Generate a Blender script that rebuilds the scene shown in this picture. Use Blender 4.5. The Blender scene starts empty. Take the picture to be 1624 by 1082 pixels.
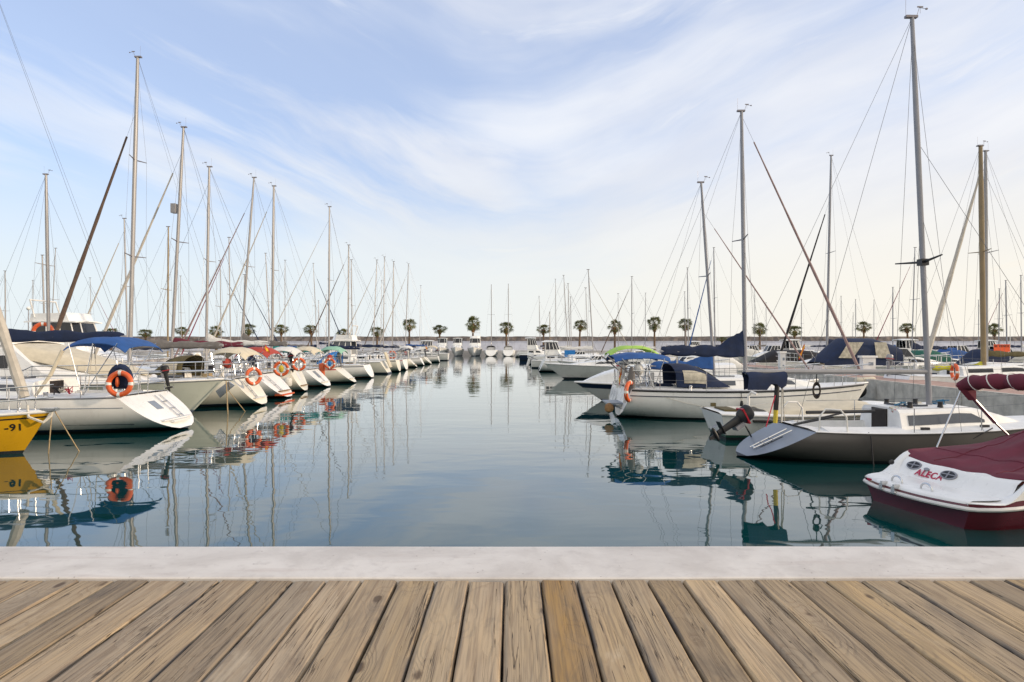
import bpy, bmesh, math, random
from mathutils import Vector, Matrix
R = math.radians
SC = bpy.context.scene
COL = SC.collection
rng = random.Random(7)

# ---------------------------------------------------------------- camera
EYE = 2.4            # metres above the water
F = 1083.0           # focal length in pixels of a 1624 wide frame
HOR = 547.0          # horizon row
cam_d = bpy.data.cameras.new('camera'); cam = bpy.data.objects.new('camera', cam_d); COL.objects.link(cam)
cam.location = (0, 0, EYE); cam.rotation_euler = (R(90), 0, 0)
cam_d.sensor_width = 36.0; cam_d.lens = 36.0 * F / 1624.0
cam_d.shift_y = (HOR - 541.0) / 1624.0
cam_d.clip_start = 0.05; cam_d.clip_end = 9000
SC.camera = cam

# ---------------------------------------------------------------- light
SUN_EL, SUN_AZ = R(14.0), R(7.0)        # azimuth: from +X turned this much towards -Y (behind the camera)
sd = Vector((math.cos(SUN_EL) * math.cos(SUN_AZ), -math.cos(SUN_EL) * math.sin(SUN_AZ), math.sin(SUN_EL)))
sl = bpy.data.lights.new('sun', 'SUN'); sl.energy = 2.6; sl.angle = R(2.0); sl.color = (1.0, 0.80, 0.58)
so = bpy.data.objects.new('sun', sl); COL.objects.link(so)
so.rotation_euler = sd.to_track_quat('Z', 'Y').to_euler()

SC.view_settings.view_transform = 'Standard'; SC.view_settings.look = 'None'
SC.view_settings.exposure = 0.25; SC.view_settings.gamma = 1.0; SC.view_settings.use_curve_mapping = False
SC.cycles.max_bounces = 6; SC.cycles.caustics_reflective = False; SC.cycles.caustics_refractive = False

class NT:
    """tiny helper for node trees"""
    def __init__(s, tree): s.t = tree; s.n = tree.nodes; s.l = tree.links
    def node(s, typ, **kw):
        n = s.n.new(typ)
        for k, v in kw.items(): setattr(n, k, v)
        return n
    def put(s, sock, v):
        if isinstance(v, bpy.types.NodeSocket): s.l.new(v, sock)
        elif v is not None: sock.default_value = v
    def math(s, op, a, b=None, c=None, clamp=False):
        n = s.node('ShaderNodeMath', operation=op, use_clamp=clamp)
        s.put(n.inputs[0], a)
        if b is not None: s.put(n.inputs[1], b)
        if c is not None: s.put(n.inputs[2], c)
        return n.outputs[0]
    def mix(s, f, a, b, mode='MIX'):
        n = s.node('ShaderNodeMix', data_type='RGBA', blend_type=mode)
        s.put(n.inputs[0], f); s.put(n.inputs[6], a); s.put(n.inputs[7], b)
        return n.outputs[2]
    def noise(s, vec, scale, detail=2, rough=0.5, dist=0.0):
        n = s.node('ShaderNodeTexNoise')
        if vec is not None: s.l.new(vec, n.inputs['Vector'])
        n.inputs['Scale'].default_value = scale; n.inputs['Detail'].default_value = detail
        n.inputs['Roughness'].default_value = rough; n.inputs['Distortion'].default_value = dist
        return n.outputs['Fac']
    def ramp(s, f, lo, hi, a=0.0, b=1.0, smooth=True):
        n = s.node('ShaderNodeMapRange', interpolation_type='SMOOTHSTEP' if smooth else 'LINEAR')
        s.put(n.inputs[0], f); s.put(n.inputs[1], lo); s.put(n.inputs[2], hi); s.put(n.inputs[3], a); s.put(n.inputs[4], b)
        return n.outputs[0]
    def xyz(s, x, y, z):
        n = s.node('ShaderNodeCombineXYZ'); s.put(n.inputs[0], x); s.put(n.inputs[1], y); s.put(n.inputs[2], z); return n.outputs[0]
    def sep(s, v):
        n = s.node('ShaderNodeSeparateXYZ'); s.l.new(v, n.inputs[0]); return n.outputs

# world: Nishita sky seen through streaks of thin high cloud
W = bpy.data.worlds.new('World'); SC.world = W; W.use_nodes = True
wt = NT(W.node_tree); wt.n.clear()
sky = wt.node('ShaderNodeTexSky', sky_type='NISHITA', sun_disc=False, sun_elevation=SUN_EL)
sky.sun_rotation = R(90.0) + SUN_AZ
sky.air_density = 1.0; sky.dust_density = 0.6; sky.ozone_density = 2.0
tc = wt.node('ShaderNodeTexCoord')
d = wt.sep(tc.outputs['Generated'])
zz = wt.math('MAXIMUM', d[2], 0.0)
ax_ = wt.math('SQRT', wt.math('ADD', wt.math('MULTIPLY', wt.math('ADD', d[0], -0.02), wt.math('ADD', d[0], -0.02)), 0.012))
sw_ = wt.noise(wt.xyz(wt.math('MULTIPLY', d[0], 2.2), wt.math('MULTIPLY', zz, 3.0), 8.0), 1.0, 3, 0.5)
vv = wt.math('ADD', wt.math('SUBTRACT', zz, wt.math('MULTIPLY', ax_, 0.42)), wt.math('MULTIPLY', sw_, 0.16))      # streaks fan out to both sides
n1 = wt.noise(wt.xyz(wt.math('MULTIPLY', d[0], 1.6), wt.math('MULTIPLY', vv, 9.0), 3.3), 1.0, 9, 0.55, 0.35)
n2 = wt.noise(wt.xyz(wt.math('MULTIPLY', d[0], 1.9), wt.math('MULTIPLY', zz, 4.2), 12.6), 1.0, 5, 0.5, 0.3)
cov = wt.math('ADD', wt.math('MULTIPLY', n1, 0.50), wt.math('MULTIPLY', n2, 0.50))
cov = wt.math('ADD', cov, wt.math('MULTIPLY', d[0], 0.22))                      # the veil thickens towards the sun
cov = wt.math('ADD', cov, wt.ramp(zz, 0.02, 0.30, 0.17, 0.0))                    # and towards the horizon
veil = wt.ramp(cov, 0.37, 0.66, 0.12, 0.95)
n3 = wt.noise(wt.xyz(wt.math('MULTIPLY', d[0], 2.2), wt.math('MULTIPLY', vv, 10.0), 21.4), 1.0, 8, 0.58, 0.15)
n4 = wt.noise(wt.xyz(wt.math('MULTIPLY', d[0], 2.4), wt.math('MULTIPLY', zz, 5.0), 31.0), 1.0, 2, 0.5, 0.0)
wisp = wt.math('MULTIPLY', wt.ramp(n3, 0.38, 0.66, 0.0, 1.0), wt.ramp(n4, 0.32, 0.56, 0.25, 1.0))
veil = wt.math('MAXIMUM', veil, wisp)
hz = wt.ramp(zz, 0.05, 0.29, 1.0, 0.0)
east = wt.ramp(d[0], -0.45, 0.60, 0.0, 1.0)
c_hi = wt.mix(east, (0.73, 0.77, 0.84, 1), (0.77, 0.78, 0.815, 1))
c_lo = wt.mix(east, (0.69, 0.75, 0.775, 1), (0.835, 0.79, 0.70, 1))
c_hi = wt.mix(wt.ramp(wt.noise(wt.xyz(wt.math('MULTIPLY', d[0], 2.4), wt.math('MULTIPLY', vv, 7.0), 44.0), 1.0, 6, 0.55, 0.2), 0.36, 0.64, 0.0, 0.75), c_hi, (0.60, 0.64, 0.74, 1))
ccol = wt.mix(hz, c_hi, c_lo)
blue = wt.mix(1.0, wt.mix(1.0, sky.outputs[0], (0.11, 0.105, 0.11, 1), 'MULTIPLY'), (0.225, 0.268, 0.385, 1), 'ADD')
skyc = wt.mix(wt.math('MAXIMUM', veil, wt.math('MULTIPLY', hz, 0.92)), blue, ccol)
bg = wt.node('ShaderNodeBackground')
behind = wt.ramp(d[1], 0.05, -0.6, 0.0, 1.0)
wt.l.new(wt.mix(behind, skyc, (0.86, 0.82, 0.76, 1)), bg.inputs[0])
wt.l.new(wt.ramp(behind, 0.0, 1.0, 1.0, 1.25), bg.inputs[1])          # unseen sky behind the viewer, brightened and warmed to fill camera-facing hull sides
out = wt.node('ShaderNodeOutputWorld'); wt.l.new(bg.outputs[0], out.inputs[0])

# ---------------------------------------------------------------- materials
M = {}
def mk(name, col, rough=0.4, metal=0.0, var=0.12, vs=3.0, bump=0.0, bs=40.0, streak=0.0, coat=0.0):
    m = bpy.data.materials.new(name); m.use_nodes = True
    t = NT(m.node_tree); t.n.clear()
    b = t.node('ShaderNodeBsdfPrincipled'); o = t.node('ShaderNodeOutputMaterial'); t.l.new(b.outputs[0], o.inputs[0])
    tcn = t.node('ShaderNodeTexCoord'); ob = tcn.outputs['Object']
    oi = t.node('ShaderNodeObjectInfo')
    va = t.node('ShaderNodeVectorMath', operation='ADD'); t.l.new(ob, va.inputs[0])
    t.l.new(t.xyz(t.math('MULTIPLY', oi.outputs['Random'], 31.0), 0.0, 0.0), va.inputs[1]); v = va.outputs[0]
    c = tuple(col) + (1,)
    dk = tuple(x * (1 - var) for x in col) + (1,); lt = tuple(min(1, x * (1 + var * 0.4)) for x in col) + (1,)
    n = t.noise(v, vs, 6, 0.6)
    cc = t.mix(t.ramp(n, 0.3, 0.7), dk, lt)
    if streak:
        s = t.sep(v)
        st = t.noise(t.xyz(t.math('MULTIPLY', s[0], 7.0), t.math('MULTIPLY', s[1], 7.0), t.math('MULTIPLY', s[2], 0.7)), 1.0, 5, 0.65)
        cc = t.mix(t.ramp(st, 0.52, 0.78, 0, streak), cc, tuple(x * 0.55 + 0.01 for x in (col[0], col[1] * .95, col[2] * .82)) + (1,))
    t.l.new(cc, b.inputs['Base Color'])
    rr = t.math('ADD', t.math('MULTIPLY', n, 0.16), rough - 0.08)
    t.l.new(rr, b.inputs['Roughness']); b.inputs['Metallic'].default_value = metal
    if coat: b.inputs['Coat Weight'].default_value = coat; b.inputs['Coat Roughness'].default_value = 0.1
    if bump:
        bn = t.node('ShaderNodeBump'); bn.inputs['Strength'].default_value = bump; bn.inputs['Distance'].default_value = 0.02
        t.l.new(t.noise(v, bs, 4, 0.6), bn.inputs['Height']); t.l.new(bn.outputs[0], b.inputs['Normal'])
    M[name] = m
    return m
for a in [
    ('white', (0.82, 0.81, 0.785), 0.28, 0, 0.06, 1.2, 0, 40, 0.22), ('white_deck', (0.76, 0.76, 0.75), 0.5, 0, 0.10, 3, 0.05, 60, 0.15),
    ('cream', (0.78, 0.74, 0.63), 0.3, 0, 0.07, 1.2, 0, 40, 0.25), ('pale_green', (0.66, 0.69, 0.61), 0.3, 0, 0.07, 1.0, 0, 40, 0.2),
    ('grey_hull', (0.085, 0.078, 0.072), 0.35, 0, 0.12, 1.0, 0, 40, 0.2), ('grey_panel', (0.22, 0.255, 0.31), 0.4, 0, 0.1, 2), ('yellow_hull', (0.66, 0.36, 0.012), 0.3, 0, 0.1, 1.2, 0, 40, 0.25),
    ('navy', (0.012, 0.022, 0.06), 0.35, 0, 0.15), ('black', (0.012, 0.012, 0.014), 0.45, 0, 0.2), ('antifoul', (0.018, 0.024, 0.03), 0.6, 0, 0.3, 6),
    ('antifoul_blue', (0.02, 0.05, 0.13), 0.6, 0, 0.3, 6), ('antifoul_red', (0.30, 0.06, 0.02), 0.6, 0, 0.3, 6), ('green_stripe', (0.02, 0.09, 0.06), 0.4),
    ('maroon_hull', (0.10, 0.006, 0.016), 0.18, 0, 0.1, 2, 0, 40, 0, 0.5), ('maroon_canvas', (0.145, 0.020, 0.038), 0.85, 0, 0.2, 2.5, 0.25, 9),
    ('navy_canvas', (0.008, 0.019, 0.058), 0.85, 0, 0.25, 4, 0.3, 12), ('blue_canvas', (0.016, 0.080, 0.27), 0.8, 0, 0.2, 4, 0.3, 12),
    ('bright_blue_canvas', (0.02, 0.20, 0.55), 0.8, 0, 0.2, 4, 0.3, 12), ('grey_canvas', (0.17, 0.155, 0.145), 0.85, 0, 0.2, 4, 0.3, 12),
    ('cream_canvas', (0.58, 0.52, 0.40), 0.85, 0, 0.12, 4, 0.3, 12), ('white_canvas', (0.66, 0.65, 0.62), 0.8, 0, 0.12, 4, 0.3, 10), ('red_canvas', (0.36, 0.05, 0.035), 0.85, 0, 0.15, 4, 0.3, 12),
    ('teal_canvas', (0.02, 0.23, 0.22), 0.85, 0, 0.15, 4, 0.3, 12), ('mint_canvas', (0.25, 0.46, 0.35), 0.85, 0, 0.15, 4, 0.3, 12), ('lime_canvas', (0.36, 0.56, 0.10), 0.8, 0, 0.12, 4, 0.3, 12),
    ('black_canvas', (0.014, 0.014, 0.017), 0.85, 0, 0.3, 4, 0.3, 12), ('olive_canvas', (0.10, 0.08, 0.03), 0.85, 0, 0.3, 4, 0.3, 12), ('yellow_canvas', (0.55, 0.50, 0.03), 0.85, 0, 0.2, 4, 0.3, 12), ('green_canvas', (0.01, 0.10, 0.07), 0.85, 0, 0.2, 4, 0.3, 12),
    ('mast_white', (0.30, 0.29, 0.29), 0.35, 0.0, 0.1, 2), ('mast_grey', (0.27, 0.27, 0.29), 0.4, 0.3, 0.12, 2), ('mast_brown', (0.25, 0.18, 0.09), 0.45, 0, 0.15, 2), ('mast_dark', (0.22, 0.20, 0.21), 0.4, 0.5, 0.1, 2),
    ('wire', (0.15, 0.15, 0.16), 0.35, 0.8, 0.1, 2), ('steel', (0.62, 0.62, 0.62), 0.22, 1.0, 0.1, 4), ('white_tube', (0.72, 0.70, 0.66), 0.35, 0, 0.08, 4),
    ('glass_dark', (0.012, 0.014, 0.02), 0.06, 0, 0.2, 2), ('glass_grey', (0.07, 0.08, 0.10), 0.1, 0, 0.2, 2), ('vinyl_window', (0.50, 0.45, 0.35), 0.2, 0, 0.35, 5), ('hole', (0.02, 0.014, 0.012), 0.8, 0, 0.3, 3),
    ('orange', (0.66, 0.11, 0.025), 0.5, 0, 0.15, 5, 0.08, 30), ('reflective_band', (0.75, 0.74, 0.70), 0.4, 0, 0.1, 5), ('rubber', (0.015, 0.015, 0.016), 0.7, 0, 0.3, 6), ('red_paint', (0.45, 0.015, 0.03), 0.3, 0, 0.1, 4), ('lettering_red', (0.42, 0.01, 0.05), 0.4, 0, 0.05, 4),
    ('rope_tan', (0.45, 0.33, 0.18), 0.9, 0, 0.3, 20, 0.4, 80), ('rope_white', (0.62, 0.58, 0.50), 0.9, 0, 0.2, 20, 0.4, 80), ('rope_dark', (0.03, 0.03, 0.035), 0.9, 0, 0.3, 20), ('rope_red', (0.5, 0.03, 0.06), 0.9, 0, 0.2, 20), ('rope_blue', (0.03, 0.16, 0.30), 0.9, 0, 0.2, 20), ('rope_yellow', (0.62, 0.48, 0.06), 0.9, 0, 0.2, 20),
    ('teak', (0.28, 0.17, 0.08), 0.6, 0, 0.3, 8), ('fender_white', (0.70, 0.68, 0.62), 0.5, 0, 0.15, 6), ('sign_orange', (0.80, 0.09, 0.01), 0.5, 0, 0.08, 6), ('flag_red', (0.62, 0.03, 0.03), 0.8, 0, 0.1, 6), ('flag_yellow', (0.80, 0.48, 0.03), 0.8, 0, 0.1, 6),
    ('jib_white', (0.50, 0.46, 0.40), 0.8, 0, 0.15, 5, 0.3, 14), ('jib_brown', (0.115, 0.075, 0.055), 0.85, 0, 0.25, 5, 0.3, 14), ('jib_maroon', (0.22, 0.03, 0.06), 0.85, 0, 0.2, 5), ('jib_pink', (0.30, 0.205, 0.20), 0.8, 0, 0.2, 5),
    ('trunk', (0.16, 0.105, 0.065), 0.9, 0, 0.4, 4, 0.5, 10), ('dead_frond', (0.30, 0.17, 0.075), 0.9, 0, 0.4, 4), ('concrete', (0.60, 0.56, 0.49), 0.85, 0, 0.30, 2.2, 0.3, 14, 0.6), ('pontoon_top', (0.42, 0.27, 0.22), 0.85, 0, 0.25, 2.5, 0.3, 20), ('quay_wall', (0.30, 0.29, 0.27), 0.9, 0, 0.3, 1), ('sea_wall', (0.53, 0.55, 0.62), 0.85, 0, 0.15, 0.3, 0.2, 4, 0.25),
    ('breakwater', (0.15, 0.125, 0.11), 0.95, 0, 0.55, 0.35, 1.0, 0.8), ('paving', (0.52, 0.50, 0.50), 0.9, 0, 0.2, 0.5)]:
    mk(*a)

def frond_material():
    m = bpy.data.materials.new('palm_frond'); m.use_nodes = True; t = NT(m.node_tree); b = t.n['Principled BSDF']
    g = t.node('ShaderNodeNewGeometry')
    c = t.mix(g.outputs['Random Per Island'], (0.050, 0.078, 0.016, 1), (0.20, 0.19, 0.06, 1))
    t.l.new(c, b.inputs['Base Color']); b.inputs['Roughness'].default_value = 0.55
    M['palm_frond'] = m
frond_material()

def water_material():
    m = bpy.data.materials.new('harbour_water'); m.use_nodes = True; t = NT(m.node_tree); b = t.n['Principled BSDF']
    b.inputs['Base Color'].default_value = (0.002, 0.042, 0.043, 1)
    b.inputs['Roughness'].default_value = 0.02; b.inputs['IOR'].default_value = 1.38
    g = t.node('ShaderNodeNewGeometry'); s = t.sep(g.outputs['Position'])
    big = t.noise(t.xyz(t.math('MULTIPLY', s[0], 0.05), t.math('MULTIPLY', s[1], 0.09), 0.0), 1.0, 3, 0.5)
    a = t.noise(t.xyz(t.math('MULTIPLY', s[0], 0.8), t.math('MULTIPLY', s[1], 1.35), 1.0), 1.0, 2.0, 0.45, 0.3)
    c = t.noise(t.xyz(t.math('MULTIPLY', s[0], 0.22), t.math('MULTIPLY', s[1], 0.5), 5.0), 1.0, 1.0, 0.5)
    h = t.math('ADD', t.math('MULTIPLY', a, t.ramp(big, 0.35, 0.7, 0.55, 1.15)), t.math('MULTIPLY', c, 1.3))
    bn = t.node('ShaderNodeBump'); bn.inputs['Strength'].default_value = 1.0; bn.inputs['Distance'].default_value = 0.0075
    t.l.new(h, bn.inputs['Height']); t.l.new(bn.outputs[0], b.inputs['Normal'])
    b.inputs['Coat Weight'].default_value = 0.45; b.inputs['Coat IOR'].default_value = 1.35; b.inputs['Coat Roughness'].default_value = 0.02; t.l.new(bn.outputs[0], b.inputs['Coat Normal'])
    M['water'] = m
water_material()

def wood_material():
    m = bpy.data.materials.new('weathered_wood'); m.use_nodes = True; t = NT(m.node_tree); b = t.n['Principled BSDF']
    tcn = t.node('ShaderNodeTexCoord'); s = t.sep(tcn.outputs['Object'])
    at = t.node('ShaderNodeAttribute', attribute_name='plank'); pid = at.outputs['Fac']
    ty = t.node('ShaderNodeAttribute', attribute_name='warmth').outputs['Fac']
    yo = t.math('ADD', s[1], t.math('MULTIPLY', pid, 37.3)); po = t.math('MULTIPLY', pid, 17.7)
    # knots
    vn = t.node('ShaderNodeTexVoronoi', feature='F1'); t.l.new(t.xyz(t.math('MULTIPLY', s[0], 6.0), t.math('MULTIPLY', yo, 2.6), po), vn.inputs['Vector']); vn.inputs['Scale'].default_value = 1.0
    kd = t.math('ADD', vn.outputs['Distance'], t.math('MULTIPLY', t.noise(tcn.outputs['Object'], 30, 2), 0.06))
    kn = t.ramp(kd, 0.10, 0.16, 1.0, 0.0)
    kw = t.ramp(kd, 0.05, 0.48, 1.0, 0.0)
    # contour grain bending round the knots
    g0 = t.noise(t.xyz(t.math('MULTIPLY', s[0], 8.0), t.math('MULTIPLY', yo, 0.55), po), 1.0, 2, 0.5, 0.25)
    g0 = t.math('ADD', g0, t.math('MULTIPLY', kw, 0.28))
    ring = t.math('FRACT', t.math('MULTIPLY', g0, 11.0))
    ringd = t.ramp(ring, 0.55, 0.97, 0.0, 1.0)
    fine = t.noise(t.xyz(t.math('MULTIPLY', s[0], 105.0), t.math('MULTIPLY', yo, 2.6), po), 1.0, 4, 0.6)
    pat = t.noise(t.xyz(t.math('MULTIPLY', s[0], 7.0), t.math('MULTIPLY', yo, 1.3), po), 1.0, 4, 0.6)
    crk = t.noise(t.xyz(t.math('MULTIPLY', s[0], 34.0), t.math('MULTIPLY', yo, 0.60), po), 1.0, 4, 0.55, 0.3)
    crw = t.math('ABSOLUTE', t.math('SUBTRACT', t.math('FRACT', t.math('MULTIPLY', crk, 5.0)), 0.5))
    msk = t.noise(t.xyz(t.math('MULTIPLY', s[0], 9.0), t.math('MULTIPLY', yo, 1.1), t.math('ADD', po, 5.0)), 1.0, 2, 0.5)
    crkd = t.math('MULTIPLY', t.ramp(crw, 0.010, 0.045, 1.0, 0.0), t.ramp(msk, 0.41, 0.56, 0.0, 1.0))
    base = t.mix(ty, (0.40, 0.305, 0.20, 1), (0.50, 0.345, 0.165, 1))
    base = t.mix(t.ramp(ty, 1.05, 1.4), base, (0.42, 0.245, 0.07, 1))
    c = t.mix(t.ramp(pat, 0.3, 0.7), base, t.mix(0.5, base, (0.30, 0.25, 0.20, 1)))
    c = t.mix(t.math('MULTIPLY', ringd, t.ramp(pat, .35, .65, .10, .40)), c, (0.23, 0.155, 0.09, 1))
    c = t.mix(t.ramp(fine, 0.40, 0.68, 0.0, 0.85), c, t.mix(0.55, c, (0.12, 0.085, 0.06, 1)))
    c = t.mix(t.math('MULTIPLY', kn, 0.85), c, (0.085, 0.05, 0.026, 1))
    c = t.mix(t.math('MULTIPLY', crkd, 0.85), c, (0.030, 0.022, 0.016, 1))
    stn = t.noise(t.xyz(t.math('MULTIPLY', s[0], 5.0), t.math('MULTIPLY', yo, 1.6), t.math('ADD', po, 9.0)), 1.0, 6, 0.68, 0.4)
    c = t.mix(t.ramp(stn, 0.52, 0.72, 0.0, 0.5), c, (0.115, 0.095, 0.078, 1))
    c = t.mix(t.ramp(stn, 0.42, 0.26, 0.0, 0.45), c, (0.56, 0.46, 0.33, 1))
    edge = t.node('ShaderNodeAttribute', attribute_name='edge').outputs['Fac']
    est = t.math('MULTIPLY', edge, t.ramp(t.noise(t.xyz(t.math('MULTIPLY', s[0], 3.0), t.math('MULTIPLY', yo, 1.7), po), 1.0, 4, 0.6), 0.42, 0.62, 0.0, 0.9))
    c = t.mix(est, c, (0.085, 0.08, 0.08, 1))
    tn = t.node('ShaderNodeAttribute', attribute_name='tint').outputs['Fac']
    c = t.mix(1.0, c, t.xyz(tn, tn, tn), 'MULTIPLY')
    t.l.new(c, b.inputs['Base Color'])
    t.l.new(t.ramp(pat, 0.3, 0.8, 0.62, 0.85), b.inputs['Roughness']); b.inputs['Specular IOR Level'].default_value = 0.3
    hgt = t.math('SUBTRACT', t.math('ADD', t.math('MULTIPLY', fine, 0.5), t.math('MULTIPLY', ringd, -0.5)), t.math('MULTIPLY', crkd, 2.5))
    bn = t.node('ShaderNodeBump'); bn.inputs['Strength'].default_value = 0.8; bn.inputs['Distance'].default_value = 0.0022
    t.l.new(hgt, bn.inputs['Height']); t.l.new(bn.outputs[0], b.inputs['Normal'])
    M['wood'] = m
wood_material()

def coping_material():
    m = bpy.data.materials.new('pale_coping'); m.use_nodes = True; t = NT(m.node_tree); b = t.n['Principled BSDF']
    tcn = t.node('ShaderNodeTexCoord'); v = tcn.outputs['Object']; s = t.sep(v)
    a = t.noise(v, 2.2, 6, 0.62, 0.6); f = t.noise(v, 14, 5, 0.65)
    st = t.noise(t.xyz(t.math('MULTIPLY', s[0], 1.2), t.math('MULTIPLY', s[1], 9.0), 0.0), 1.0, 5, 0.6)
    c = t.mix(t.ramp(a, 0.35, 0.7), (0.67, 0.63, 0.585, 1), (0.54, 0.50, 0.46, 1))
    c = t.mix(t.ramp(f, 0.5, 0.75, 0, 0.45), c, (0.44, 0.40, 0.375, 1))
    c = t.mix(t.ramp(st, 0.56, 0.74, 0, 0.5), c, (0.46, 0.38, 0.34, 1))
    sp = t.node('ShaderNodeTexVoronoi'); t.l.new(v, sp.inputs['Vector']); sp.inputs['Scale'].default_value = 24
    c = t.mix(t.math('MULTIPLY', t.ramp(sp.outputs['Distance'], 0.05, 0.12, 1, 0), t.ramp(f, 0.5, 0.6)), c, (0.22, 0.18, 0.16, 1))
    t.l.new(c, b.inputs['Base Color']); b.inputs['Roughness'].default_value = 0.8; b.inputs['Specular IOR Level'].default_value = 0.25
    bn = t.node('ShaderNodeBump'); bn.inputs['Strength'].default_value = 0.5; bn.inputs['Distance'].default_value = 0.004
    t.l.new(t.math('ADD', f, a), bn.inputs['Height']); t.l.new(bn.outputs[0], b.inputs['Normal'])
    M['coping'] = m
coping_material()

# ---------------------------------------------------------------- mesh builder
class MB:
    def __init__(s): s.v = []; s.f = []; s.m = []
    def add(s, vs, fs, m=0):
        o = len(s.v); s.v += [tuple(p) for p in vs]
        for f in fs: s.f.append([i + o for i in f]); s.m.append(m)
    def box(s, c, d, m=0, mat=None):
        x, y, z = (q / 2 for q in d); P = []
        for i in range(8):
            p = Vector((x if i & 1 else -x, y if i & 2 else -y, z if i & 4 else -z))
            if mat is not None: p = mat @ p
            P.append(p + Vector(c))
        s.add(P, [(0, 2, 3, 1), (4, 5, 7, 6), (0, 1, 5, 4), (2, 6, 7, 3), (0, 4, 6, 2), (1, 3, 7, 5)], m)
    def loft(s, rings, m=0, close=True, cap=True):
        n = len(rings[0]); vs = [p for r in rings for p in r]; fs = []
        k = n if close else n - 1
        for i in range(len(rings) - 1):
            for j in range(k):
                a = i * n + j; b = i * n + (j + 1) % n
                fs.append((a, b, b + n, a + n))
        if cap and close:
            fs.append(tuple(range(n - 1, -1, -1))); fs.append(tuple((len(rings) - 1) * n + j for j in range(n)))
        s.add(vs, fs, m)
    def tube(s, pts, r, n=6, m=0, closed=False, flat=1.0):
        pts = [Vector(p) for p in pts]; rs = r if isinstance(r, (list, tuple)) else [r] * len(pts)
        rings = []; up = None
        for i, p in enumerate(pts):
            if closed: t = pts[(i + 1) % len(pts)] - pts[i - 1]
            else: t = pts[min(i + 1, len(pts) - 1)] - pts[max(i - 1, 0)]
            t.normalize()
            if up is None:
                up = Vector((0, 0, 1)) if abs(t.z) < 0.9 else Vector((0, 1, 0))
            a = t.cross(up)
            if a.length < 1e-5: a = t.orthogonal()
            a.normalize(); b = a.cross(t); up = b
            rings.append([p + (a * math.cos(q) * flat + b * math.sin(q)) * rs[i] for q in [2 * math.pi * k / n for k in range(n)]])
        if closed: rings.append(rings[0])
        s.loft(rings, m, True, not closed)
    def ell(s, c, rx, ry, rz, n=12, k=8, m=0):
        rings = []
        for i in range(k + 1):
            a = math.pi * (i / k) * 0.998 + 0.003 - math.pi / 2
            rings.append([(c[0] + rx * math.cos(a) * math.cos(q), c[1] + ry * math.cos(a) * math.sin(q), c[2] + rz * math.sin(a)) for q in [2 * math.pi * j / n for j in range(n)]])
        s.loft(rings, m)
    def plate(s, pts, off, m=0):
        """polygon pts extruded by vector off"""
        n = len(pts); off = Vector(off); P = [Vector(p) for p in pts]; Q = [p + off for p in P]
        s.add(P + Q, [tuple(range(n - 1, -1, -1)), tuple(range(n, 2 * n))] + [(i, (i + 1) % n, (i + 1) % n + n, i + n) for i in range(n)], m)
    def sheet(s, grid, th=0.0, m=0):
        """open grid of points with thickness downwards"""
        a = len(grid); b = len(grid[0]); vs = [Vector(p) for r in grid for p in r]
        fs = [(i * b + j, i * b + j + 1, (i + 1) * b + j + 1, (i + 1) * b + j) for i in range(a - 1) for j in range(b - 1)]
        if not th: s.add(vs, fs, m); return
        N = len(vs); lo = [p - Vector((0, 0, th)) for p in vs]
        fs2 = [tuple(q + N for q in reversed(f)) for f in fs]
        bd = [j for j in range(b)] + [i * b + b - 1 for i in range(1, a)] + [(a - 1) * b + j for j in range(b - 2, -1, -1)] + [i * b for i in range(a - 2, 0, -1)]
        fs3 = [(bd[i], bd[i] + N, bd[(i + 1) % len(bd)] + N, bd[(i + 1) % len(bd)]) for i in range(len(bd))]
        s.add(vs + lo, fs + fs2 + fs3, m)
    def mesh(s, name, mats, sharp=0.6, flat=False):
        me = bpy.data.meshes.new(name); me.from_pydata(s.v, [], s.f)
        for q in (mats if isinstance(mats, (list, tuple)) else [mats]): me.materials.append(M[q])
        me.polygons.foreach_set('material_index', s.m)
        bm = bmesh.new(); bm.from_mesh(me)
        bmesh.ops.remove_doubles(bm, verts=bm.verts, dist=1e-4)
        bmesh.ops.dissolve_degenerate(bm, edges=bm.edges, dist=1e-5)
        bmesh.ops.recalc_face_normals(bm, faces=bm.faces)
        for f in bm.faces: f.smooth = not flat
        for e in bm.edges:
            if len(e.link_faces) == 2 and e.calc_face_angle(0) > sharp: e.smooth = False
        bm.to_mesh(me); bm.free()
        return me
    def build(s, name, mats, parent=None, sharp=0.6, loc=None, rotz=0.0, flat=False):
        o = bpy.data.objects.new(name, s.mesh(name, mats, sharp, flat)); COL.objects.link(o)
        if parent is not None: o.parent = parent
        if loc is not None: o.location = loc
        o.rotation_euler.z = rotz
        return o

def tag(o, label=None, cat=None, group=None, kind=None):
    if label: o['label'] = label
    if cat: o['category'] = cat
    if group: o['group'] = group
    if kind: o['kind'] = kind
    return o
def thing(name, label, cat, loc=(0, 0, 0), rotz=0.0, group=None):
    o = bpy.data.objects.new(name, None); COL.objects.link(o); o.empty_display_size = 0.3
    o.location = loc; o.rotation_euler = (0, 0, rotz)
    return tag(o, label, cat, group)
def copy_tree(o, parent=None):
    c = o.copy(); COL.objects.link(c)
    if parent is not None: c.parent = parent
    for ch in list(o.children): copy_tree(ch, c)
    return c
def X(px, D): return (px - 812.0) * D / F
def Z(py, D): return EYE - (py - HOR) * D / F
def lerp(a, b, t): return a + (b - a) * t
def clamp(x, a=0.0, b=1.0): return max(a, min(b, x))
def sstep(x): x = clamp(x); return x * x * (3 - 2 * x)

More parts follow.
